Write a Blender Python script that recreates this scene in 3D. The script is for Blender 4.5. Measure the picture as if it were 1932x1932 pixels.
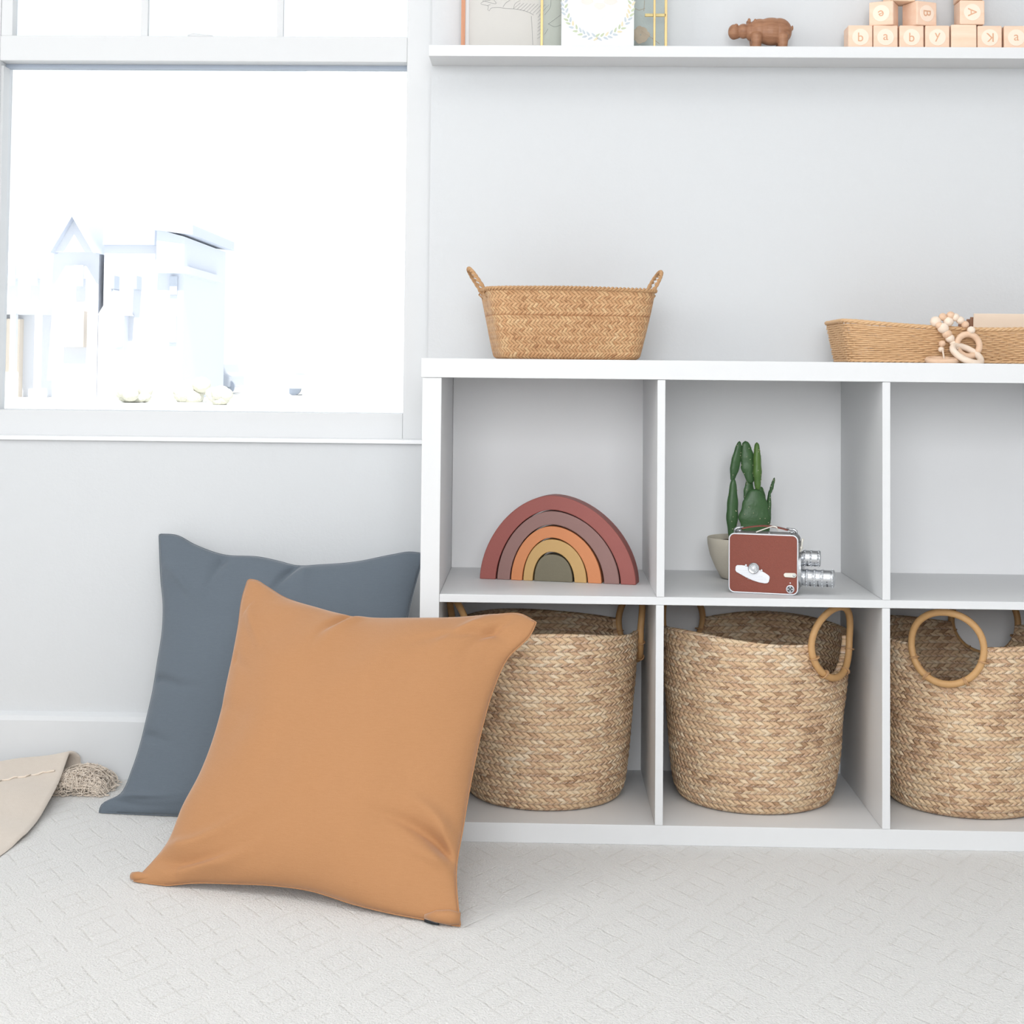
import bpy, bmesh, math, random
import numpy as np
from mathutils import Vector, Matrix

random.seed(7)
rng = np.random.default_rng(7)
PI = math.pi
scene = bpy.context.scene
for o in list(bpy.data.objects):
    bpy.data.objects.remove(o)
COL = scene.collection

# ------------------------------------------------------------------ camera
cam_d = bpy.data.cameras.new('camera')
cam = bpy.data.objects.new('camera', cam_d)
COL.objects.link(cam)
R_ = Vector((0.99957178, 0.02755282, 0.00985395))
U_ = Vector((-0.00863955, -0.04385219, 0.99900067))
F_ = Vector((-0.02795741, 0.99865801, 0.04359536))
cam.matrix_world = Matrix(((R_.x, U_.x, -F_.x, 0.0), (R_.y, U_.y, -F_.y, -2.5),
                           (R_.z, U_.z, -F_.z, 0.70898727), (0, 0, 0, 1)))
cam_d.sensor_width = 36.0
cam_d.lens = 3100 / 1932 * 36.0
cam_d.shift_x = (966 - 929.985) / 1932
cam_d.shift_y = (562.169 - 966) / 1932
cam_d.clip_end = 400
scene.camera = cam

# ------------------------------------------------------------------ world and light
world = bpy.data.worlds.new('sky')
scene.world = world
world.use_nodes = True
bg = world.node_tree.nodes['Background']
bg.inputs[0].default_value = (0.93, 0.97, 1.0, 1)
bg.inputs[1].default_value = 1.2


def area(name, loc, direction, sx, sy, power, color=(1, 1, 1), spread=180):
    d = bpy.data.lights.new(name, 'AREA')
    d.shape = 'RECTANGLE'; d.size = sx; d.size_y = sy
    d.energy = power; d.color = color; d.spread = math.radians(spread)
    o = bpy.data.objects.new(name, d); COL.objects.link(o)
    o.location = loc
    o.rotation_euler = Vector(direction).to_track_quat('-Z', 'Y').to_euler()
    return o


# daylight coming in through the window of the left wall
area('daylight_left_window', (-1.97, -1.15, 1.55), (1, 0.0, 0), 1.2, 1.3, 15, (1.0, 0.985, 0.96))
area('rear_fill_light', (-0.1, -3.95, 1.45), (0, 1, 0), 1.9, 1.3, 62, (0.97, 0.985, 1.0))  # added fill lamp behind the viewer, brightens the front faces
area('ceiling_fill_light', (0.4, -1.9, 2.56), (0, 0, -1), 1.2, 1.2, 9, (1.0, 0.98, 0.95))  # added overhead fill, brightens the carpet and shelf floors

sun_d = bpy.data.lights.new('sun', 'SUN'); sun_d.energy = 5.5; sun_d.angle = math.radians(1.5); sun_d.color = (1.0, 0.98, 0.95)
sun = bpy.data.objects.new('sun', sun_d); COL.objects.link(sun)
sun.rotation_euler = Vector((-0.04, 0.6, -0.8)).to_track_quat('-Z', 'Y').to_euler()

vs = scene.view_settings
vs.view_transform = 'Standard'
vs.look = 'None'
vs.exposure = 0.02
vs.gamma = 1.0
vs.use_curve_mapping = False


# ------------------------------------------------------------------ helpers
def lin(h):
    h = h.lstrip('#')
    out = []
    for i in (0, 2, 4):
        c = int(h[i:i + 2], 16) / 255
        out.append(c / 12.92 if c <= 0.04045 else ((c + 0.055) / 1.055) ** 2.4)
    return (*out, 1.0)


class Nodes:
    def __init__(self, m):
        self.t = m.node_tree
        self.n = m.node_tree.nodes
        self.l = m.node_tree.links

    def new(self, typ, **kw):
        nd = self.n.new(typ)
        for k, v in kw.items():
            setattr(nd, k, v)
        return nd

    def put(self, sock, v):
        if isinstance(v, (int, float)):
            sock.default_value = v
        elif isinstance(v, (tuple, list)):
            sock.default_value = v
        else:
            self.l.new(v, sock)

    def m(self, op, a, b=None, c=None, clamp=False):
        nd = self.new('ShaderNodeMath', operation=op)
        nd.use_clamp = clamp
        self.put(nd.inputs[0], a)
        if b is not None: self.put(nd.inputs[1], b)
        if c is not None: self.put(nd.inputs[2], c)
        return nd.outputs[0]

    def noise(self, vec, scale, detail=3, rough=0.5, dim='3D'):
        nd = self.new('ShaderNodeTexNoise', noise_dimensions=dim)
        if vec is not None: self.l.new(vec, nd.inputs['Vector'])
        nd.inputs['Scale'].default_value = scale
        nd.inputs['Detail'].default_value = detail
        nd.inputs['Roughness'].default_value = rough
        return nd.outputs[0]

    def white(self, x, y, z):
        cv = self.new('ShaderNodeCombineXYZ')
        for i, v in enumerate((x, y, z)): self.put(cv.inputs[i], v)
        nd = self.new('ShaderNodeTexWhiteNoise', noise_dimensions='3D')
        self.l.new(cv.outputs[0], nd.inputs['Vector'])
        return nd.outputs['Value']

    def ramp(self, fac, stops, interp='LINEAR'):
        nd = self.new('ShaderNodeValToRGB')
        nd.color_ramp.interpolation = interp
        e = nd.color_ramp.elements
        while len(e) < len(stops): e.new(0.5)
        for el, (p, c) in zip(e, stops):
            el.position = p; el.color = c
        self.put(nd.inputs[0], fac)
        return nd.outputs[0]

    def mix(self, fac, a, b, mode='MIX'):
        nd = self.new('ShaderNodeMix', data_type='RGBA', blend_type=mode)
        self.put(nd.inputs[0], fac); self.put(nd.inputs[6], a); self.put(nd.inputs[7], b)
        return nd.outputs[2]

    def bump(self, h, strength, dist, normal=None):
        nd = self.new('ShaderNodeBump')
        nd.inputs['Strength'].default_value = strength
        nd.inputs['Distance'].default_value = dist
        self.l.new(h, nd.inputs['Height'])
        if normal is not None: self.l.new(normal, nd.inputs['Normal'])
        return nd.outputs[0]


def mat(name, color, rough=0.6, metal=0.0, spec=0.5, noise=None, bump=None, sheen=0.0, coat=0.0):
    """noise=(scale, darker colour, amount), bump=(scale, distance)"""
    m = bpy.data.materials.new(name)
    m.use_nodes = True
    N = Nodes(m)
    b = N.n['Principled BSDF']
    c = lin(color) if isinstance(color, str) else color
    b.inputs['Base Color'].default_value = c
    b.inputs['Roughness'].default_value = rough
    b.inputs['Metallic'].default_value = metal
    b.inputs['Specular IOR Level'].default_value = spec
    b.inputs['Sheen Weight'].default_value = sheen
    b.inputs['Coat Weight'].default_value = coat
    tc = N.new('ShaderNodeTexCoord').outputs['Object']
    if noise:
        f = N.noise(tc, noise[0], 4, 0.6)
        f = N.m('MULTIPLY', f, noise[2])
        N.l.new(N.mix(f, c, lin(noise[1])), b.inputs['Base Color'])
    if bump:
        N.l.new(N.bump(N.noise(tc, bump[0], 3, 0.6), 1.0, bump[1]), b.inputs['Normal'])
    return m, N, b, tc


M = {}
M['wall'] = mat('painted_wall', '#d6d8da', 0.75, spec=0.2, bump=(160, 0.0004))[0]
M['trim'] = mat('white_trim_paint', '#f4f5f7', 0.45, spec=0.3, bump=(40, 0.0001))[0]
M['base_paint'] = mat('baseboard_paint', '#dbdddf', 0.5, spec=0.25, bump=(40, 0.0001))[0]
M['vinyl'] = mat('window_vinyl', '#d9dadb', 0.45, spec=0.2, bump=(60, 0.0001))[0]
M['rail_grey'] = mat('grey_sash_rail', '#aab4c2', 0.5, bump=(60, 0.0001))[0]
M['melamine'] = mat('white_melamine', '#e0e1e2', 0.45, spec=0.2, bump=(90, 0.00012))[0]
M['backing'] = mat('white_backing_board', '#fafafb', 0.6, spec=0.15, bump=(90, 0.0001))[0]
M['ceiling'] = mat('ceiling_paint', '#f2f2f2', 0.8, bump=(120, 0.0004))[0]


def glass_mat(name, tint=(1, 1, 1, 1), gloss=0.04):
    m = bpy.data.materials.new(name); m.use_nodes = True
    N = Nodes(m); N.n.remove(N.n['Principled BSDF'])
    out = N.n['Material Output']
    tr = N.new('ShaderNodeBsdfTransparent'); tr.inputs[0].default_value = tint
    gl = N.new('ShaderNodeBsdfGlossy'); gl.inputs['Roughness'].default_value = 0.02
    mx = N.new('ShaderNodeMixShader'); mx.inputs[0].default_value = gloss
    N.l.new(tr.outputs[0], mx.inputs[1]); N.l.new(gl.outputs[0], mx.inputs[2])
    N.l.new(mx.outputs[0], out.inputs[0])
    return m


M['glass'] = glass_mat('window_glass', (0.98, 0.99, 1, 1))
M['frame_glass'] = glass_mat('frame_glass', (0.95, 0.975, 0.96, 1), 0.04)


def carpet_mat():
    m, N, b, tc = mat('cream_carpet', '#ebe7e1', 0.95, spec=0.05, sheen=0.2)
    sep = N.new('ShaderNodeSeparateXYZ'); N.l.new(tc, sep.inputs[0])
    x, y = sep.outputs[0], sep.outputs[1]
    wob = N.noise(tc, 22, 3, 0.6)
    w = N.m('MULTIPLY', N.m('SUBTRACT', wob, 0.5), 0.008)
    a = N.m('ADD', N.m('MULTIPLY', N.m('ADD', N.m('MULTIPLY', x, 1.6), y), 0.53), w)
    c = N.m('ADD', N.m('MULTIPLY', N.m('SUBTRACT', N.m('MULTIPLY', x, 1.6), y), 0.53), w)

    def line(v, per, wd):
        f = N.m('ABSOLUTE', N.m('SUBTRACT', N.m('FRACT', N.m('DIVIDE', v, per)), 0.5))
        return N.m('SUBTRACT', 1.0, N.m('DIVIDE', f, wd), clamp=True)
    l1 = line(a, 0.036, 0.075)
    l2 = line(c, 0.036, 0.075)
    # broken lines: the tuft pattern alternates between the two directions in patches
    pa = N.m('GREATER_THAN', N.m('FRACT', N.m('DIVIDE', c, 0.108)), 0.45)
    pb = N.m('GREATER_THAN', N.m('FRACT', N.m('DIVIDE', a, 0.108)), 0.45)
    brk = N.noise(tc, 45, 2, 0.5)
    ln = N.m('MAXIMUM', N.m('MULTIPLY', l1, pa), N.m('MULTIPLY', l2, pb))
    ln = N.m('MULTIPLY', ln, N.m('MULTIPLY', brk, 1.5, clamp=True))
    fuzz = N.noise(tc, 200, 4, 0.75)
    fuzz2 = N.noise(tc, 620, 3, 0.8)
    tuft = N.new('ShaderNodeTexVoronoi'); N.l.new(tc, tuft.inputs['Vector']); tuft.inputs['Scale'].default_value = 330
    h = N.m('SUBTRACT', N.m('ADD', N.m('MULTIPLY', fuzz, 1.0), N.m('ADD', N.m('MULTIPLY', fuzz2, 1.0), N.m('MULTIPLY', tuft.outputs['Distance'], -0.9))), N.m('MULTIPLY', ln, 0.8))
    N.l.new(N.bump(h, 0.8, 0.0032), b.inputs['Normal'])
    base = N.mix(N.m('MULTIPLY', fuzz, 0.5), lin('#fdfcfa'), lin('#f3efe9'))
    N.l.new(N.mix(N.m('MULTIPLY', ln, 0.24), base, lin('#d8d2c6')), b.inputs['Base Color'])
    return m


M['carpet'] = carpet_mat()


def fabric(name, c, c2, rough=0.9):
    m, N, b, tc = mat(name, c, rough, spec=0.15, sheen=0.35)
    b.inputs['Sheen Roughness'].default_value = 0.4
    sep = N.new('ShaderNodeSeparateXYZ'); N.l.new(tc, sep.inputs[0])
    big = N.noise(tc, 6, 3, 0.5)
    fine = N.noise(tc, 700, 2, 0.6)
    mp = N.new('ShaderNodeMapping'); N.l.new(tc, mp.inputs[0]); mp.inputs['Scale'].default_value = (1, 1, 7)
    slub = N.noise(mp.outputs[0], 90, 3, 0.6)
    f = N.m('ADD', N.m('MULTIPLY', slub, 0.45), N.m('MULTIPLY', fine, 0.4))
    N.l.new(N.mix(f, lin(c), lin(c2)), b.inputs['Base Color'])
    h = N.m('ADD', fine, N.m('MULTIPLY', slub, 0.7))
    N.l.new(N.bump(h, 0.5, 0.0006), b.inputs['Normal'])
    return m


M['orange'] = fabric('ochre_linen', '#ba8a63', '#ac7b51')
M['blue'] = fabric('slate_blue_linen', '#6a737c', '#5d666f')
M['throw'] = fabric('oatmeal_wool', '#ddd2c6', '#cdc0b2')
M['throw_in'] = M['throw']
M['fringe'] = mat('cream_yarn', '#efe2d3', 0.9, sheen=0.3, noise=(120, '#e0cfbd', 0.8))[0]
M['black'] = mat('black_plastic', '#20242a', 0.4, bump=(200, 0.0001))[0]


def seagrass_mat():
    """flat braid coils: u runs round the basket in metres, v up it in metres"""
    m, N, b, tc = mat('braided_seagrass', '#d9b78f', 0.7, spec=0.25)
    uv = N.new('ShaderNodeUVMap').outputs[0]
    sep = N.new('ShaderNodeSeparateXYZ'); N.l.new(uv, sep.inputs[0])
    u, v = sep.outputs[0], sep.outputs[1]
    rh, per = 0.0113, 0.0112
    wob = N.m('MULTIPLY', N.m('SUBTRACT', N.noise(uv, 55, 2, 0.5), 0.5), 0.004)
    vr = N.m('DIVIDE', v, rh)
    row = N.m('FLOOR', vr)
    fv = N.m('FRACT', vr)
    tri = N.m('ABSOLUTE', N.m('SUBTRACT', fv, 0.5))
    off = N.white(row, 3.1, 7.7)
    uu = N.m('ADD', N.m('ADD', N.m('DIVIDE', N.m('ADD', u, wob), per), N.m('MULTIPLY', tri, 1.15)), off)
    side = N.m('GREATER_THAN', fv, 0.5)
    uu = N.m('ADD', uu, N.m('MULTIPLY', side, 0.5))
    cell = N.m('FLOOR', uu)
    fu = N.m('FRACT', uu)
    rid = N.white(cell, row, N.m('MULTIPLY', side, 5.0))
    patch = N.noise(uv, 9, 2, 0.5)
    tone = N.m('ADD', N.m('MULTIPLY', rid, 0.75), N.m('MULTIPLY', N.m('SUBTRACT', patch, 0.5), 0.7), clamp=True)
    col = N.ramp(tone, [(0.0, lin('#b08c6c')), (0.12, lin('#d6b190')), (0.4, lin('#e3c29c')),
                        (0.62, lin('#ecd0ab')), (0.85, lin('#f3e1c6')), (1.0, lin('#e2cab6'))])
    fib = N.new('ShaderNodeMapping'); N.l.new(uv, fib.inputs[0]); fib.inputs['Scale'].default_value = (300, 900, 1)
    fibn = N.noise(fib.outputs[0], 1, 3, 0.6)
    col = N.mix(N.m('MULTIPLY', fibn, 0.22), col, lin('#bd9876'))
    # occasional dark husks
    husk = N.m('GREATER_THAN', N.noise(uv, 130, 1, 0.5), 0.735)
    col = N.mix(N.m('MULTIPLY', husk, 0.6), col, lin('#6a4f3b'))
    # pale zig-zag sewing thread across each seam between coils
    dseam = N.m('SUBTRACT', 0.5, tri)                         # 0 at seam
    zz = N.m('MULTIPLY', N.m('ABSOLUTE', N.m('SUBTRACT', N.m('FRACT', N.m('DIVIDE', u, 0.0052)), 0.5)), 0.55)
    up = N.m('LESS_THAN', fv, 0.5)
    thr = N.m('MULTIPLY', up, N.m('LESS_THAN', N.m('ABSOLUTE', N.m('SUBTRACT', dseam, zz)), 0.055))
    col = N.mix(N.m('MULTIPLY', thr, 0.55), col, lin('#e6d6cc'))
    stitch_shade = N.m('MULTIPLY', N.m('LESS_THAN', dseam, 0.09),
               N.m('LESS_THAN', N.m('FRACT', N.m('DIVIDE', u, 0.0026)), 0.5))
    col = N.mix(N.m('MULTIPLY', stitch_shade, 0.45), col, lin('#8a6a50'))  # dark stitch dashes that also paint crevice shade into the seams
    N.l.new(col, b.inputs['Base Color'])
    pu = N.m('POWER', N.m('SINE', N.m('MULTIPLY', fu, PI)), 0.6)
    h = N.m('ADD', N.m('MULTIPLY', pu, 1.0), N.m('MULTIPLY', fibn, 0.35))
    h = N.m('SUBTRACT', h, N.m('MULTIPLY', stitch_shade, 0.5))
    h = N.m('SUBTRACT', h, N.m('MULTIPLY', husk, 0.5))
    N.l.new(N.bump(h, 1.0, 0.0022), b.inputs['Normal'])
    return m


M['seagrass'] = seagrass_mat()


def plait_mat():
    """twill plait of flat strips at 45 degrees, uv in metres"""
    m, N, b, tc = mat('plaited_palm_leaf', '#c99a68', 0.6, spec=0.3)
    uv = N.new('ShaderNodeUVMap').outputs[0]
    wobv = N.new('ShaderNodeVectorMath', operation='SCALE')
    nz = N.new('ShaderNodeTexNoise'); N.l.new(uv, nz.inputs['Vector']); nz.inputs['Scale'].default_value = 60
    sb = N.new('ShaderNodeVectorMath', operation='SUBTRACT'); N.l.new(nz.outputs['Color'], sb.inputs[0])
    sb.inputs[1].default_value = (0.5, 0.5, 0.5)
    N.l.new(sb.outputs[0], wobv.inputs[0]); wobv.inputs['Scale'].default_value = 0.0035
    ad = N.new('ShaderNodeVectorMath', operation='ADD')
    N.l.new(uv, ad.inputs[0]); N.l.new(wobv.outputs[0], ad.inputs[1])
    sep = N.new('ShaderNodeSeparateXYZ'); N.l.new(ad.outputs[0], sep.inputs[0])
    u, v = sep.outputs[0], sep.outputs[1]
    s = 0.0046 * math.sqrt(2)
    a = N.m('DIVIDE', N.m('ADD', u, v), s)
    c = N.m('DIVIDE', N.m('SUBTRACT', u, v), s)
    i = N.m('FLOOR', a); j = N.m('FLOOR', c)
    fa = N.m('FRACT', a); fc = N.m('FRACT', c)
    k = N.m('FLOORED_MODULO', N.m('SUBTRACT', i, j), 4.0)
    overA = N.m('LESS_THAN', k, 1.5)
    # a strip lying along the c direction has its width across a, and the other way round
    wA, wC = fa, fc
    width = N.m('ADD', N.m('MULTIPLY', overA, wA), N.m('MULTIPLY', N.m('SUBTRACT', 1.0, overA), wC))
    idx = N.m('ADD', N.m('MULTIPLY', overA, i), N.m('MULTIPLY', N.m('SUBTRACT', 1.0, overA), N.m('ADD', j, 500.0)))
    seg = N.m('FLOOR', N.m('DIVIDE', N.m('ADD', N.m('MULTIPLY', overA, j), N.m('MULTIPLY', N.m('SUBTRACT', 1.0, overA), i)), 2.0))
    rid = N.white(idx, seg, 1.0)
    rid2 = N.white(idx, 9.0, 4.0)
    patch = N.noise(uv, 14, 2, 0.5)
    tone = N.m('ADD', N.m('ADD', N.m('MULTIPLY', rid, 0.55), N.m('MULTIPLY', rid2, 0.3)),
               N.m('MULTIPLY', N.m('SUBTRACT', patch, 0.5), 0.5), clamp=True)
    col = N.ramp(tone, [(0.0, lin('#ad7f5a')), (0.2, lin('#cf9f73')), (0.5, lin('#dbae82')),
                        (0.75, lin('#e6bf90')), (1.0, lin('#f0d2a8'))])
    edge = N.m('LESS_THAN', N.m('MINIMUM', width, N.m('SUBTRACT', 1.0, width)), 0.09)
    col = N.mix(N.m('MULTIPLY', edge, 0.5), col, lin('#8d6039'))
    seam = N.m('LESS_THAN', N.m('ABSOLUTE', N.m('SUBTRACT', v, 0.071)), 0.0011)
    col = N.mix(N.m('MULTIPLY', seam, 0.55), col, lin('#a5683f'))
    mott = N.noise(uv, 420, 3, 0.6)
    col = N.mix(N.m('MULTIPLY', mott, 0.35), col, lin('#a87a4c'))
    N.l.new(col, b.inputs['Base Color'])
    prof = N.m('POWER', N.m('SINE', N.m('MULTIPLY', width, PI)), 0.5)
    # each strip dives under at the ends of its two-cell run
    p1 = N.m('FLOORED_MODULO', N.m('SUBTRACT', a, c), 2.0)
    h = N.m('ADD', prof, N.m('MULTIPLY', N.m('SINE', N.m('MULTIPLY', p1, PI / 2)), 0.5))
    h = N.m('SUBTRACT', h, N.m('MULTIPLY', seam, 0.6))
    N.l.new(N.bump(h, 0.9, 0.0016), b.inputs['Normal'])
    return m


M['plait'] = plait_mat()
M['rope'] = mat('twisted_palm_rope', '#d0a67a', 0.75, noise=(180, '#a57c54', 0.9), bump=(300, 0.0008))[0]
M['rattan'] = mat('tan_rattan', '#e0b98e', 0.55, noise=(60, '#c99f72', 0.9), bump=(500, 0.0003))[0]
M['cane'] = mat('wrapped_cane', '#cfa470', 0.55, noise=(90, '#b98b57', 0.7))[0]
M['dark_inside'] = mat('tray_shadow_board', '#8a6440', 0.8, bump=(200, 0.0003))[0]

M['ra1'] = mat('matte_brick_red', '#9c5750', 0.5, noise=(30, '#8f4d47', 0.5), bump=(300, 0.0002))[0]
M['ra2'] = mat('matte_mauve_brown', '#93706a', 0.5, noise=(30, '#86635e', 0.5), bump=(300, 0.0002))[0]
M['ra3'] = mat('matte_apricot', '#d3895a', 0.5, noise=(30, '#c97e50', 0.5), bump=(300, 0.0002))[0]
M['ra4'] = mat('matte_straw_yellow', '#c8a36a', 0.5, noise=(30, '#bb955c', 0.5), bump=(300, 0.0002))[0]
M['ra5'] = mat('matte_olive', '#77705c', 0.5, noise=(30, '#6b644f', 0.5), bump=(300, 0.0002))[0]

M['leather'] = mat('red_brown_leatherette', '#8a4433', 0.5, noise=(500, '#733627', 0.8), bump=(900, 0.0004))[0]
M['chrome'] = mat('brushed_chrome', '#d5d7da', 0.22, metal=0.9, noise=(200, '#a9adb1', 0.5))[0]
M['alu'] = mat('satin_aluminium', '#e3e5ea', 0.35, metal=0.35, bump=(700, 0.0001))[0]
M['dark_metal'] = mat('dark_grey_metal', '#55575a', 0.4, metal=0.6, bump=(300, 0.0001))[0]
M['pewter'] = mat('grey_top_plate', '#8b8785', 0.4, metal=0.4, bump=(300, 0.0001))[0]
M['lens_glass'] = mat('dark_lens_glass', '#12161c', 0.05, coat=1.0, noise=(20, '#20242c', 0.5))[0]
M['engraving'] = mat('engraved_marks', '#3a3c40', 0.6, bump=(300, 0.0001))[0]
M['lever'] = mat('ivory_metal_lever', '#dedad0', 0.35, metal=0.2, bump=(300, 0.0001))[0]

M['cactus'] = mat('green_cactus_skin', '#4f7544', 0.42, noise=(35, '#345534', 1.0), bump=(60, 0.001))[0]
M['cactus_y'] = mat('fresh_green_cactus_skin', '#6f8f45', 0.4, noise=(35, '#48703a', 1.0), bump=(60, 0.001))[0]
M['spine'] = mat('pale_spine_spots', '#c8c7a6', 0.8, bump=(300, 0.0002))[0]
M['pot'] = mat('cream_speckled_ceramic', '#ded6c6', 0.7, noise=(400, '#c8bda9', 0.5), bump=(300, 0.0003))[0]
M['soil'] = mat('brown_soil', '#6f523d', 0.95, noise=(150, '#3d2b20', 1.0), bump=(220, 0.004))[0]


def wood(name, c1, c2, scale=(6, 60, 60), rough=0.5, bumpd=0.0002):
    m, N, b, tc = mat(name, c1, rough, spec=0.35)
    mp = N.new('ShaderNodeMapping'); N.l.new(tc, mp.inputs[0]); mp.inputs['Scale'].default_value = scale
    f = N.noise(mp.outputs[0], 1.5, 5, 0.65)
    N.l.new(N.ramp(f, [(0.3, lin(c1)), (0.7, lin(c2))]), b.inputs['Base Color'])
    N.l.new(N.bump(f, 0.4, bumpd), b.inputs['Normal'])
    return m


M['hippo'] = wood('carved_brown_wood', '#ad7f60', '#8a5f45', (14, 60, 110), 0.42)
M['copper_wood'] = wood('reddish_wood_edge', '#d49a78', '#bf8160', (50, 50, 6), 0.45)
M['blockw'] = wood('pale_beech', '#f5d6bf', '#eec8ad', (8, 60, 60), 0.6)
M['blockw2'] = wood('light_beech_side', '#f4dcc5', '#ecccb0', (8, 60, 60), 0.6)
M['medal'] = mat('raised_pale_disc', '#f8e2cf', 0.6, bump=(300, 0.0001))[0]
M['letter'] = mat('routed_letter', '#dba987', 0.65, bump=(300, 0.0001))[0]
M['bead_cream'] = wood('cream_maple_bead', '#f3e2d1', '#e9d3be', (30, 30, 90), 0.5)
M['bead_tan'] = wood('tan_beech_bead', '#e8c9ae', '#ddb798', (30, 30, 90), 0.5)
M['card_face'] = mat('blush_card', '#efdcc8', 0.7, bump=(200, 0.0001))[0]
M['card_edge'] = mat('brown_card', '#a2795f', 0.7, noise=(80, '#7c5845', 0.9))[0]
M['paper'] = mat('warm_grey_paper', '#cfccc7', 0.8, bump=(300, 0.0001))[0]
M['white_paper'] = mat('white_paper', '#eaedee', 0.75, bump=(300, 0.0001))[0]
M['ink'] = mat('graphite_ink', '#8a8a8c', 0.8, bump=(300, 0.0001))[0]
M['brass'] = mat('thin_brass', '#c9ae79', 0.35, metal=0.5, noise=(100, '#a8895a', 0.6))[0]
M['leaf1'] = mat('painted_sage', '#c9d0b6', 0.8, noise=(200, '#b7c2a2', 0.9))[0]
M['leaf2'] = mat('painted_blue_grey', '#c8ced4', 0.8, noise=(200, '#b9c2c9', 0.9))[0]
M['leaf3'] = mat('painted_sand', '#e6dcc2', 0.8, noise=(200, '#d9ccaa', 0.9))[0]
M['blush'] = mat('painted_blush', '#ecdcd4', 0.8, noise=(80, '#ece3de', 0.9))[0]
M['mist'] = mat('painted_mist_grey', '#e0e4e7', 0.8, noise=(80, '#e6e9eb', 0.9))[0]
M['petal'] = mat('pressed_flower', '#bdb09c', 0.8, noise=(90, '#8f8272', 0.9))[0]


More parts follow.
